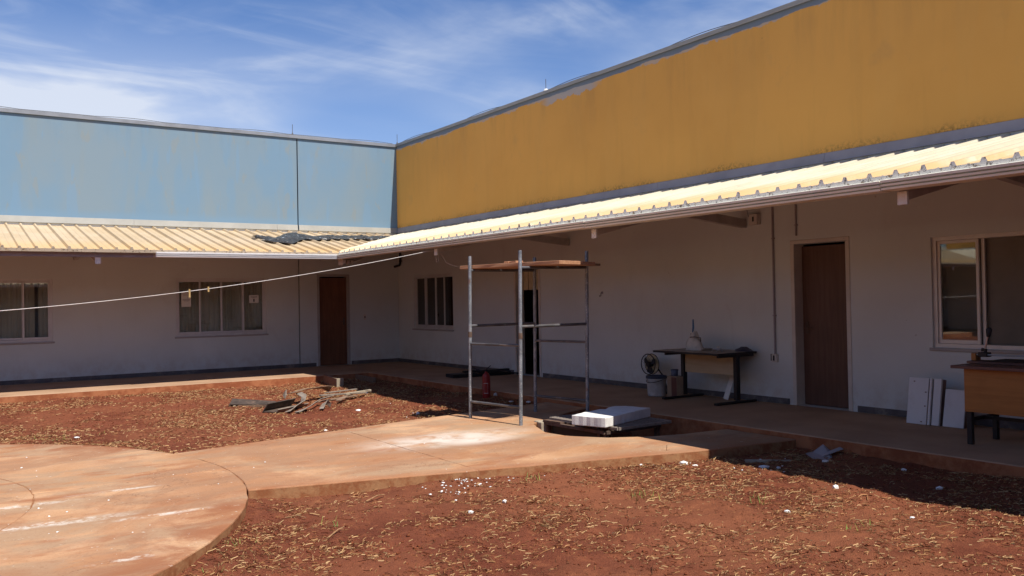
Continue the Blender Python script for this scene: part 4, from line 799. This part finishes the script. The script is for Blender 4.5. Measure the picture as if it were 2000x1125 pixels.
# trough
tr = thing('scrap_trough', 'bent dark metal trough at the left of the scrap heap', 'scrap', (-5.0, -6.2, gz(-5.0, -6.2)))
dt = Vector((0.62, 0.46, 0)).normalized(); nt_ = Vector((-dt.y, dt.x, 0))
MB().obox(nt_*0.10+Vector((0, 0, 0.075)), (dt, nt_*-0.75+Vector((0, 0, 1)), nt_+Vector((0, 0, 0.75))), (0.36, 0.085, 0.007)).build('back_side', M['dark_scrap'], tr)  # dark colour paints in this side's shade along with the rust
MB().obox(Vector((0, 0, 0.022)), (dt, nt_, (0, 0, 1)), (0.38, 0.11, 0.008)).build('bottom', M['dark_scrap'], tr)
MB().obox(-nt_*0.13+Vector((0, 0, 0.035)), (dt, nt_*-0.8+Vector((0, 0, 1)), nt_+Vector((0, 0, 0.8))), (0.40, 0.04, 0.007)).build('front_lip', M['grey_scrap'], tr)
bent_sheet([(gp(-5.12, -6.66, .02), .2), (gp(-4.92, -6.42, .05), .6), (gp(-4.72, -6.22, .09), .7), (gp(-4.60, -5.95, .14), .4), (gp(-4.60, -5.7, .17), .2)], .13, .012, M['grey_scrap'], 'bent_sheet', 'grey sheet curling upward in the middle of the scrap heap', 1)
bent_sheet([(gp(-4.98, -6.70, .02), .1), (gp(-4.76, -6.50, .04), .4), (gp(-4.58, -6.36, .07), .7), (gp(-4.42, -6.15, .10), .5), (gp(-4.15, -5.95, .12), .2)], .11, .012, M['grey_scrap'], 'bent_sheet', 'twisted grey strip at the front of the scrap heap', 2)
bent_sheet([(gp(-4.62, -6.72, .03), 0), (gp(-4.50, -6.55, .09), .5), (gp(-4.42, -6.42, .09), .9), (gp(-4.33, -6.38, .02), 1.2)], .10, .01, M['grey_scrap'], 'bent_sheet', 'small curled grey offcut at the lower tip of the scrap heap', 3)
bent_sheet([(gp(-4.75, -5.75, .20), .2), (gp(-4.45, -5.60, .21), .1), (gp(-4.05, -5.42, .19), .3), (gp(-3.9, -5.3, .15), .9)], .20, .012, M['plank_old'], 'bent_sheet', 'flat brown sheet lying across the top of the scrap heap', 4)
bent_sheet([(gp(-4.72, -5.45, .10), 1.2), (gp(-4.70, -5.35, .14), 1.0), (gp(-4.66, -5.28, .17), .9)], .10, .02, M['grey_scrap'], 'bent_sheet', 'upturned grey stub at the back of the scrap heap', 8)
def lath(p, q, w, h, label, mat, name='wooden_lath', grp='laths beside the scrap heap'):
    c = Vector(p); return tag(at(MB().beam((0, 0, 0), Vector(q)-c, w, h).build(name, mat, bevel=0.003, seg=1), c), label, 'lath', grp)
lath(gp(-4.45, -6.05, .05), gp(-3.55, -5.55, .05), .06, .02, 'brown lath at the front right of the scrap heap', M['plank_old'])
lath(gp(-4.25, -5.72, .12), gp(-3.30, -5.38, .06), .05, .025, 'long grey lath pointing right from the scrap heap', M['grey_scrap'])
lath(gp(-3.75, -5.55, .085), gp(-3.17, -5.28, .075), .05, .035, 'pale square lath at the right tip of the scrap heap', M['concrete'])
lath(gp(-4.05, -5.45, .10), gp(-3.33, -5.05, .10), .05, .016, 'upper pale lath behind the others of the scrap heap', M['grey_scrap'])
lath(gp(-4.10, -6.10, .06), gp(-3.85, -5.85, .10), .08, .02, 'short broken brown piece under the scrap laths', M['plank_old'])
pb = thing('broken_panel', 'low broken wooden panel lying alone left of the scrap heap', 'panel', gp(-5.2, -5.3, 0.0), math.radians(-28)); pb.scale = (0.85, 0.75, 0.8)
MB().hexa([(-0.42, -0.12, 0.05), (0.38, -0.14, 0.02), (0.38, 0.20, 0.05), (-0.42, 0.18, 0.13)], [(-0.42, -0.12, 0.065), (0.38, -0.14, 0.035), (0.38, 0.20, 0.065), (-0.42, 0.18, 0.145)]).build('sheet', M['dark_scrap'], pb)
MB().beam((-0.42, -0.12, 0.03), (-0.40, 0.18, 0.08), 0.03, 0.05).build('edge_strip', M['rust'], pb); MB().beam((-0.25, -0.15, 0.02), (0.40, -0.15, 0.012), 0.03, 0.035).build('front_strip', M['plank_old'], pb); mesh_me = ico(9, 0.05); mesh_me.materials.append(M['concrete']); put('rubble_support', mesh_me, pb).location = (-0.33, -0.10, 0.01)
# grey sheet in the porch shade
sg = thing('crumpled_sheet', 'crumpled grey metal sheet lying in the shade below the porch edge', 'scrap', gp(-2.12, -13.66, -0.02)); sg.scale = (0.78, 0.78, 0.62)
MB().add([(-0.22, -0.05, 0.05), (0.0, -0.16, 0.02), (0.20, -0.10, 0.02), (0.18, 0.10, 0.20), (0.0, 0.12, 0.10), (-0.2, 0.08, 0.11)], [(0, 1, 4, 5), (1, 2, 3, 4)]).add([(-0.22, -0.05, 0.04), (0.0, -0.16, 0.01), (0.20, -0.10, 0.01), (0.18, 0.10, 0.19), (0.0, 0.12, 0.09), (-0.2, 0.08, 0.10)], [(5, 4, 1, 0), (4, 3, 2, 1)]).build('folded_sheet', M['flash_b'], sg)
MB().obox((0.02, -0.02, 0.07), ((0.8, -0.5, 0.4), (0.5, 0.8, 0.1), (-0.4, 0.1, 0.8)), (0.26, 0.05, 0.004)).build('loose_strip', M['flash_b'], sg); MB().obox((0.0, -0.14, 0.03), ((1, -0.1, 0.05), (0.1, 1, 0), (0, 0, 1)), (0.26, 0.03, 0.006)).build('bottom_strip', M['flash_b'], sg)

# ---- foam scraps scattered around
def pix(u, v, z=-0.12):
    d = R2*(u-1000)-U2*(v-562.5)+Fw*1696.6; k = (z-CAM.z)/d.z; p = CAM+d*k; return p.x, p.y
FS = [(150, 856, .055, 'flat white foam scrap lying at the far left on the soil', .3), (454, 874, .045, 'white foam scrap at the path edge below the scrap heap', .5), (562, 856, .028, 'tiny white foam scrap between path edge and scrap heap', .6),
 (636, 835, .035, 'small foam scrap on soil just beyond the path bend', .6), (665, 838, .022, 'smallest foam scrap beside the bend of the path', .6), (716, 764, .05, 'round white foam ball at the shade edge behind the laths', .9), (816, 806, .055, 'round white foam ball at the tip of the plank shadow', .9), (700, 797, .06, 'ragged pale foam scrap on soil right of the scrap heap', .4),
 (985, 980, .035, 'white foam lump alone on the foreground soil', .8), (919, 996, .035, 'greyish foam lump at the front below the crumb cluster', .7), (1252, 902, .025, 'little foam scrap below the front edge of the path', .7), (1335, 898, .075, 'biggest torn foam scrap under the path corner', .45), (1358, 902, .05, 'torn foam scrap right beside the biggest one', .5),
 (1485, 890, .05, 'white foam end piece at the start of the shade', .6), (1492, 906, .07, 'torn foam scrap straddling the shade edge', .4), (1520, 907, .045, 'small foam scrap in the shade near the torn one', .5), (1612, 896, .05, 'pale foam scrap in front of the crumpled metal sheet', .5), (1632, 945, .045, 'white foam scrap standing on the sunlit side of the shade edge', .9), (1765, 913, .04, 'grey-white foam scrap in the shade under the leaning boards', .6), (1835, 945, .05, 'white foam scrap in the middle of the deep shade', .6), (1782, 1005, .035, 'flat foam scrap on sunlit soil at the right', .4), (1537, 988, .035, 'dusty foam scrap on sunlit soil below the shade edge', .5), (968, 774, .06, 'white foam cube beside the fire extinguisher', 1.0), (1032, 790, .07, 'flat white foam piece on the shaded path behind the scaffold pole', .4), (998, 789, .06, 'thin white foam piece at the shaded path edge', .3)]
for k, (u, v, r, lab, sq) in enumerate(FS):
    x, y = pix(u, v, -0.12)
    if u in (968, 1032, 998): x, y = pix(u, v, ZP-0.03)
    r *= 0.62; me = ico(50+k, r, (1.15, 0.85, sq), 0.25 if sq < 0.9 else 0.10, 1 if r < 0.05 else 2); me.materials.append(M['foam'] if k % 3 else M['foam_dirty'])
    onpath = u in (1032, 998)
    z = (ZP if onpath else gz(x, y))+r*sq*0.55
    tag(at(put('foam_scrap', me), (x, y, z), k*1.3), lab, 'foam', 'foam scraps on the ground')
fl_ = MB().hexa([(-0.28, -0.03, 0), (0.28, -0.03, 0), (0.28, 0.03, 0), (-0.28, 0.03, 0)], [(-0.28, -0.025, 0.05), (0.28, -0.02, 0.03), (0.28, 0.025, 0.03), (-0.28, 0.03, 0.05)]); x, y = pix(1500, 893); fl_.v = [(a_*0.8, b_*0.8, c_*0.6) for a_, b_, c_ in fl_.v]; tag(at(fl_.build('dusty_strip', M['concrete'], bevel=0.004), (x, y, gz(x, y)-0.01), math.radians(-32)), 'long dusty pale strip lying in the shade below the path corner', 'strip')
crumb = MB(); rr = random.Random(3)
for cx_, cy_, n, sp_x, sp_y in ((865, 938, 22, 24, 12), (912, 948, 34, 22, 10), (950, 930, 22, 40, 8), (1335, 900, 12, 40, 8), (1490, 908, 14, 30, 8), (1000, 918, 8, 40, 10), (640, 850, 6, 60, 20), (760, 800, 8, 60, 16)):
    for k in range(n):
        x, y = pix(cx_+rr.gauss(0, sp_x), cy_+rr.gauss(0, sp_y), -0.13); r = rr.uniform(.003, .010)*(1.2 if cy_ in (938, 948) else 1); mesh_to(crumb, ico(rr.randint(0, 9999), r, (1.2, 1, .6), .3), (x, y, gz(x, y)+r*.4))
for k in range(70):
    u, v = rr.uniform(0, 1400), rr.uniform(830, 1080); x, y = pix(u, v, ZP)
    if math.hypot(x-CC[0], y-CC[1]) < 3.9 or (-7 < x < -3.7 and yl(x)+.1 < y < yu(x)-.1): r = rr.uniform(.003, .009); mesh_to(crumb, ico(rr.randint(0, 9999), r, (1.2, 1, .6), .3), (x, y, ZP+r*.4))
tag(crumb.build('foam_crumbs', M['foam']), 'white foam crumbs sprinkled over soil and path', 'crumbs', kind='stuff')

# ---- tarp on the far roof near the valley
def tarp():
    q = MB(); n, m_ = 90, 12; r = random.Random(5)
    for i in range(n+1):
        t = i/n; x = -3.98+t*(3.98-0.35); cy = -1.22-0.62*math.exp(-((x+3.62)/0.40)**2)+0.62*max(0.0, t-0.35)**1.2+0.05*math.sin(x*6); hw = 0.20+0.24*math.exp(-((x+3.25)/0.6)**2)+0.05*math.sin(x*9)+0.03*math.sin(x*23)
        hw *= min(1, 0.4+t*9)
        for j in range(m_+1):
            s_ = j/m_*2-1; y = min(cy+hw*s_+0.03*math.sin(x*17+j), -0.05); n1 = mnoise.noise(Vector((x*3.2, y*5, 1.7))); n2 = mnoise.noise(Vector((x*9, y*13, 4.1)))
            h = 0.055+(1-s_*s_)*(0.05*(n1+0.45)+0.045*abs(n2)+0.05*math.exp(-((x+3.2)/0.4)**2))
            if abs(s_) > 0.99: h = 0.048
            q.v.append((x, y, ZR+SLA*y+max(h, 0.047)))
    for i in range(n):
        for j in range(m_): a = i*(m_+1)+j; q.f.append((a, a+m_+1, a+m_+2, a+1)); q.m.append(0)
    return q
tag(tarp().build('tarp', M['tarp']), 'crumpled black plastic tarp lying on the far roof by the valley', 'tarp')

# ---- clothesline with pegs
def line_pt(x):
    u = (-2.62-x)/18.8; return (x, -6.75+0.0*u, 2.30-4*0.985*u*(1-u))
cl = MB().tube([line_pt(-2.62-18.8*i/60) for i in range(61)], 0.0048, 6); tag(cl.build('clothesline', M['wire'], smooth=True), 'pale clothesline sagging across the yard from the eave', 'clothesline')
for u, lab in ((370, 'wooden clothes peg hanging lower on the line before the notice window'), (407, 'wooden clothes peg on the line right of the other peg')):
    d = R2*(u-1000)-U2*(578-562.5)+Fw*1696.6; k = (-6.75-CAM.y)/d.y; x = (CAM+d*k).x; p = line_pt(x); pg = thing('clothes_peg', lab, 'peg', p, 0, 'pegs on the clothesline')
    s_ = 0.9 if u == 370 else 0.45
    for y in (-0.009, 0.009): MB().hexa([(-0.011, y-0.006, -0.095*s_), (0.011, y-0.006, -0.095*s_), (0.011, y+0.006, -0.095*s_), (-0.011, y+0.006, -0.095*s_)], [(-0.011, y*0.6-0.006, 0.03), (0.011, y*0.6-0.006, 0.03), (0.011, y*0.6+0.006, 0.03), (-0.011, y*0.6+0.006, 0.03)]).build('jaw', M['peg'], pg)
    MB().tube([(-0.014, 0, -0.02), (0.014, 0, -0.02)], 0.006, 6).build('spring', M['silver'], pg)
lp = MB().tube([(-2.60, -6.72, 2.31), (-2.56, -6.68, 2.20), (-2.58, -6.72, 2.10), (-2.64, -6.76, 2.09), (-2.66, -6.78, 2.17), (-2.60, -6.80, 2.24), (-2.54, -6.80, 2.18), (-2.52, -6.86, 2.08), (-2.45, -6.98, 2.02), (-2.40, -7.05, 2.00)], 0.004, 6); tag(lp.build('loose_wire', M['wire'], smooth=True), 'loop of loose pale wire hanging under the yellow wing eave', 'wire')

# ---- small fixtures on the right wing wall
def wall_pipe(y, z0, z1, r, label, box=None):
    t_ = thing('conduit', label, 'conduit', (-r-0.002, y, z0)); MB().tube([(0, 0, 0), (0, 0, z1-z0)], r, 10).build('pipe', M['conduit'], t_); 
    for z in (0.25, 0.75): MB().box(-r*0.3, r+0.001, -r-0.012, r+0.012, (z1-z0)*z-0.008, (z1-z0)*z+0.008).build('clip', M['conduit'], t_)
    return t_
cdt = wall_pipe(-11.385, 0.66, 2.74, 0.014, 'long thin grey conduit running down the wall left of the dark door'); MB().box(-0.03, 0.0155, -0.045, 0.04, -0.10, 0.0).build('socket_box', M['jamb_w'], cdt, bevel=0.004)
MB().box(-0.034, -0.0305, -0.012, 0.012, -0.085, -0.015).build('socket_slot', M['ink'], cdt); MB().box(-0.004, 0.0155, 0.055, 0.075, -0.09, 0.0).build('side_slot', M['ink'], cdt)
wall_pipe(-11.765, 2.23, 2.80, 0.012, 'short pipe stub hanging above the dark door')
ab = thing('alarm_box', 'small white box with dark slot under the eave above the table', 'box', (-0.045, -11.11, 2.50)); MB().box(-0.045, 0.043, -0.07, 0.07, -0.075, 0.075).build('case', M['jamb_w'], ab, bevel=0.008); MB().box(-0.049, -0.0455, -0.02, 0.005, -0.03, 0.035).build('slot', M['ink'], ab); MB().tube([(0.0, 0.071, 0.02), (0.01, 0.12, 0.05), (0.02, 0.16, 0.18), (0.02, 0.17, 0.30)], 0.004, 6).build('lead', M['cable'], ab)
eb = thing('drain_elbow', 'dark pipe elbow high on the wall in the inner corner', 'pipe', (-0.05, -0.22, 2.32)); MB().tube([(0, 0, 0.32), (0, 0, 0.08), (-0.01, 0.02, 0.02), (-0.06, 0.06, 0.0), (-0.12, 0.10, -0.02)], 0.028, 10).build('bend', M['black'], eb); MB().lathe([(0.03, 0.10), (0.036, 0.10), (0.036, 0.14), (0.03, 0.14)], n=12).build('collar', M['black'], eb)
hk = thing('wall_hook', 'tiny hook on the bare wall right of the open doorway', 'hook', (-0.004, -7.76, 1.50)); MB().tube([(0, 0, 0.05), (-0.03, 0, 0.045), (-0.03, 0, 0.0), (-0.03, 0.03, -0.015), (-0.02, 0.05, 0.0)], 0.006, 6).build('wire', M['cable'], hk); MB().box(-0.004, 0.003, -0.02, 0.02, 0.03, 0.07).build('plate', M['conduit'], hk)
# paper notices taped to the pane
def notice(x0, x1, z0, z1, lab, kind):
    n_ = thing('paper_notice', lab, 'notice', ((x0+x1)/2, 0.052, z0)); w_ = (x1-x0)/2; h = z1-z0
    MB().box(-w_, w_, 0, 0.003, 0, h).build('sheet', M['paper'], n_)
    if kind == 0:
        for k, (a, z) in enumerate(((0.75, .88), (0.6, .80), (0.8, .52), (0.8, .46), (0.5, .40))): MB().box(-w_*a, w_*a, -0.0012, -0.0004, h*z-0.004, h*z+0.004).build('text_line', M['conduit'], n_)
    else:
        MB().box(-w_*.7, w_*.7, -0.0012, -0.0004, h*.74, h*.80).build('text_line', M['ink'], n_); MB().box(-w_*.25, w_*.25, -0.0012, -0.0004, h*.62, h*.67).build('text_line', M['conduit'], n_); MB().box(-w_*.14, w_*.14, -0.0012, -0.0004, h*.14, h*.5).build('symbol', M['ink'], n_)
notice(-5.07, -4.87, 1.43, 1.74, 'portrait white paper notice in the left pane of the far window', 0); notice(-3.63, -3.42, 1.49, 1.66, 'landscape white paper notice with dark mark in the right pane', 1)
# lightning rods and cable on the copings
for (x, y), lab, white in (((-2.57, 0.10), 'thin lightning rod on the blue wall above the vertical joint', 0), ((0.06, 0.06), 'thin lightning rod at the corner of the two upper walls', 0), ((0.10, -6.11), 'lightning rod with white base on top of the yellow wall', 1)):
    r_ = thing('lightning_rod', lab, 'lightning rod', (x, y, 5.303), 0, 'lightning rods on the parapets'); MB().tube([(0, 0, 0), (0, 0, 0.26)], 0.006, 6).build('rod', M['cable'], r_); MB().lathe([(0, 0), (0.05 if white else 0.02, 0), (0.05 if white else 0.02, 0.04), (0.03 if white else 0.01, 0.075), (0, 0.08)], n=12).build('base', M['pvc'] if white else M['cable'], r_)
def slack(p, q, segs, sag, seed):
    r = random.Random(seed); pts = []
    for i in range(segs*8+1):
        t = i/(segs*8); a = Vector(p).lerp(Vector(q), t); k = (i % 8)/8; pts.append(a+Vector((0, 0, 0.012+sag*abs(math.sin(math.pi*k))*(0.5+0.5*math.sin(3.1*int(i/8)+1)))))
    return pts
tag(MB().tube(slack((-12, 0.0, 5.30), (-0.1, 0.0, 5.30), 9, 0.028, 1), 0.006, 5).build('lightning_cable', M['cable']), 'dark slack cable along the top of the blue wall', 'cable')
tag(MB().tube(slack((0.02, -0.2, 5.30), (0.02, -17, 5.30), 11, 0.04, 2), 0.006, 5).build('lightning_cable', M['cable']), 'dark slack cable along the top of the yellow wall', 'cable')

# ---- twigs and chips in the foreground
for k, (a, b, r, lab) in enumerate((((641, 1045), (672, 1025), .009, 'bent brown twig in the foreground left of centre'), ((557, 1005), (598, 1005), .007, 'straight pale twig lying level near the round plaza edge'), ((759, 949), (800, 941), .010, 'brown stick lying against the front edge of the path'), ((715, 983), (751, 970), .009, 'forked dry stick below the path edge'), ((345, 1108), (352, 1085), .010, 'pale dry stalk leaning on the plaza kerb at the bottom'), ((1300, 895), (1307, 872), .006, 'thin dry stalk standing up at the path front edge'))):
    x0, y0 = pix(*a, -0.13); x1, y1 = pix(*b, -0.13)
    if k == 5: x1, y1 = x0+0.02, y0; z1 = gz(x0, y0)+0.14
    else: z1 = gz(x1, y1)+r+0.015
    z0 = gz(x0, y0)+r; md = ((x0+x1)/2+0.02, (y0+y1)/2+0.015, (z0+z1)/2+0.012)
    r *= 0.65; tw = thing('twig', lab, 'twig', (x0, y0, z0), 0, 'dry twigs in the foreground'); o3 = Vector((x0, y0, z0)); MB().tube([(0, 0, 0), Vector(md)-o3, Vector((x1, y1, z1))-o3], [r, r*.85, r*.6], 7).build('stalk', M['twig'], tw); MB().tube([Vector(md)-o3, Vector(md)-o3+Vector((0.03, -0.02, 0.008))], [r*.6, r*.35], 6).build('side_shoot', M['twig'], tw)

# ---- straw, clods and sprouts (uncountable)
def bare(x, y):
    """mask of open soil"""
    ok = (x < PX-0.02) & (y < PY-0.02) & (np.hypot(x-CC[0], y-CC[1]) > RO+0.01)
    yu_ = np.where(x < -4.4, -9.72+(x+7.0)*0.215, -9.16+(x+4.4)*0.16); yl_ = np.where(x < -3, -12.03-(x+7.33)*0.243, -13.08-(x+3)*0.12)
    on = (x > -7.4) & (y < yu_+0.01) & (y > yl_-0.01); pit = (x > -3.3) & (y > -12.0) & (y < -10.2)
    return ok & (~on | pit)
def scatter(n, x0, x1, y0, y1, dens):
    x = rng.uniform(x0, x1, n); y = rng.uniform(y0, y1, n); k = bare(x, y) & (rng.random(n) < dens(x, y)); return x[k], y[k]
def straw_mesh(n, near, lmin, lmax, wmin, wmax, cols, dens, liftmax):
    x, y = scatter(n, *near, dens); n = len(x); a = rng.uniform(0, 2*np.pi, n); L_ = lmin+(lmax-lmin)*rng.random(n)**1.8; w_ = rng.uniform(wmin, wmax, n); bend = rng.normal(0, 0.07, n)*(1+9*(rng.random(n) < 0.12)); lift = rng.uniform(0, liftmax, n)*rng.random(n)
    co = np.zeros((n, 8, 3)); hd = a.copy(); px, py = x.copy(), y.copy(); 
    for i in range(4):
        if i: px = px+np.cos(hd)*L_/3; py = py+np.sin(hd)*L_/3; hd = hd+bend
        ww = w_*(0.5 if i == 3 else 1.0); ar = np.sin(np.pi*i/3)*lift+0.004+(lift*0.9 if i == 3 else 0); z = ground_z(px, py)+ar
        for s_, j in ((-1, 0), (1, 1)): co[:, 2*i+j, 0] = px-np.sin(hd)*ww/2*s_; co[:, 2*i+j, 1] = py+np.cos(hd)*ww/2*s_; co[:, 2*i+j, 2] = z+(0.002*s_)
    q = np.array([[0, 2, 3, 1], [2, 4, 5, 3], [4, 6, 7, 5]])[None]+8*np.arange(n)[:, None, None]
    ci = rng.integers(0, len(cols), n); c = np.array(cols)[ci]*rng.uniform(0.7, 1.2, (n, 1)); tint = np.ones((n, 8, 4)); tint[:, :, :3] = c[:, None, :]
    return co.reshape(-1, 3), q.reshape(-1, 4), tint.reshape(-1, 4)
SC = [(0.43, 0.27, 0.125), (0.34, 0.18, 0.08), (0.47, 0.30, 0.15), (0.24, 0.105, 0.045), (0.12, 0.045, 0.022), (0.27, 0.12, 0.05)]
def dens(x, y): return np.clip(0.25+1.5*(vnoise(x, y, 0.8, 7)+0.1)+1.3*vnoise(x, y, 3.0, 8)+0.18*(x > -6)-0.35*((x < -6.2) & (y < -12)), 0.04, 1)
parts_ = [straw_mesh(125000, (-9.6, PX, -17.0, -9.5), 0.006, 0.050, 0.0012, 0.0036, SC, dens, 0.014), straw_mesh(90000, (-10.5, PX, -9.8, PY), 0.015, 0.055, 0.0022, 0.0050, SC, dens, 0.025), straw_mesh(4000, (-9.6, PX, -17.0, -9.5), 0.04, 0.14, 0.002, 0.0045, SC, dens, 0.04)]
SB = [(0.42, 0.25, 0.12), (0.36, 0.20, 0.09), (0.50, 0.33, 0.17), (0.30, 0.15, 0.065), (0.33, 0.17, 0.075), (0.14, 0.06, 0.03)]
def clump(x, y): return np.clip(3.2*(vnoise(x, y, 2.3, 21)-0.14)+3.6*(vnoise(x, y, 9.0, 22)-0.12), 0, 1)
parts_ += [straw_mesh(95000, (-9.6, PX, -17.0, -9.5), 0.012, 0.055, 0.0012, 0.0032, SB, clump, 0.025), straw_mesh(60000, (-10.5, PX, -9.8, PY), 0.015, 0.055, 0.0022, 0.005, SB, clump, 0.03)]
offs = 0; C_, Q_, T_ = [], [], []
for c, q, tt in parts_: C_.append(c); Q_.append(q+offs); T_.append(tt); offs += len(c)
o = put('straw', np_mesh('straw', np.concatenate(C_), np.concatenate(Q_), M['straw'], False, np.concatenate(T_))); tag(o, 'dry straw and grass clippings strewn over the red soil', 'straw', kind='stuff')
def clods(n):
    x, y = scatter(n, -9.8, PX, -16.8, PY, lambda x, y: np.clip(0.35+1.6*vnoise(x, y, 1.3, 12), 0.03, 1)); n = len(x); r = 0.0025+0.013*rng.random(n)**5; d = np.array([[1, 0, 0], [-1, 0, 0], [0, 1, 0], [0, -1, 0], [0, 0, .8], [0, 0, -.8]]); co = d[None]*r[:, None, None]*rng.uniform(0.6, 1.3, (n, 6, 1))+np.stack([x, y, ground_z(x, y)+r*0.3], -1)[:, None, :]
    th = rng.uniform(0, 6.28, n); rel = co-np.stack([x, y, 0*x], -1)[:, None, :]; cc, ss = np.cos(th)[:, None], np.sin(th)[:, None]; co[:, :, 0] = x[:, None]+rel[:, :, 0]*cc-rel[:, :, 1]*ss; co[:, :, 1] = y[:, None]+rel[:, :, 0]*ss+rel[:, :, 1]*cc
    f = np.array([[0, 2, 4], [2, 1, 4], [1, 3, 4], [3, 0, 4], [2, 0, 5], [1, 2, 5], [3, 1, 5], [0, 3, 5]]); q = f[None]+6*np.arange(n)[:, None, None]
    return np_mesh('clods', co.reshape(-1, 3), q.reshape(-1, 3), M['clod'])
tag(put('soil_clods', clods(60000)), 'small red clods of earth scattered over the yard', 'clods', kind='stuff')
def sprouts():
    co, q, tn = [], [], []; k = 0; r = random.Random(8)
    for u, v, n in ((1042, 935, 14), (1248, 962, 26), (1474, 972, 16), (1925//1, 990, 10), (1675, 1030, 16), (1255, 968, 18), (200, 848, 10), (85, 860, 14), (120, 862, 10), (640, 1020, 8), (470, 1063, 7), (430, 1108, 5), (1480, 965, 8)):
        x0, y0 = pix(u, v, -0.13)
        for i in range(n):
            x, y = x0+r.gauss(0, .05), y0+r.gauss(0, .05); z = gz(x, y); a = r.uniform(0, 6.28); h = r.uniform(.02, .06); w_ = .003; dx, dy = math.cos(a), math.sin(a); o_ = len(co)
            co += [(x-dy*w_, y+dx*w_, z), (x+dy*w_, y-dx*w_, z), (x+dx*h*.6+dy*w_*.3, y+dy*h*.6-dx*w_*.3, z+h), (x+dx*h*.6-dy*w_*.3, y+dy*h*.6+dx*w_*.3, z+h)]; q.append((o_, o_+1, o_+2, o_+3)); c = (r.uniform(.14, .26), r.uniform(.20, .30), .06, 1); tn += [c]*4
    return np_mesh('sprouts', np.array(co), np.array(q), M['green'], False, np.array(tn))
tag(put('grass_sprouts', sprouts()), 'sparse green grass sprouts in the red soil', 'grass', kind='stuff')
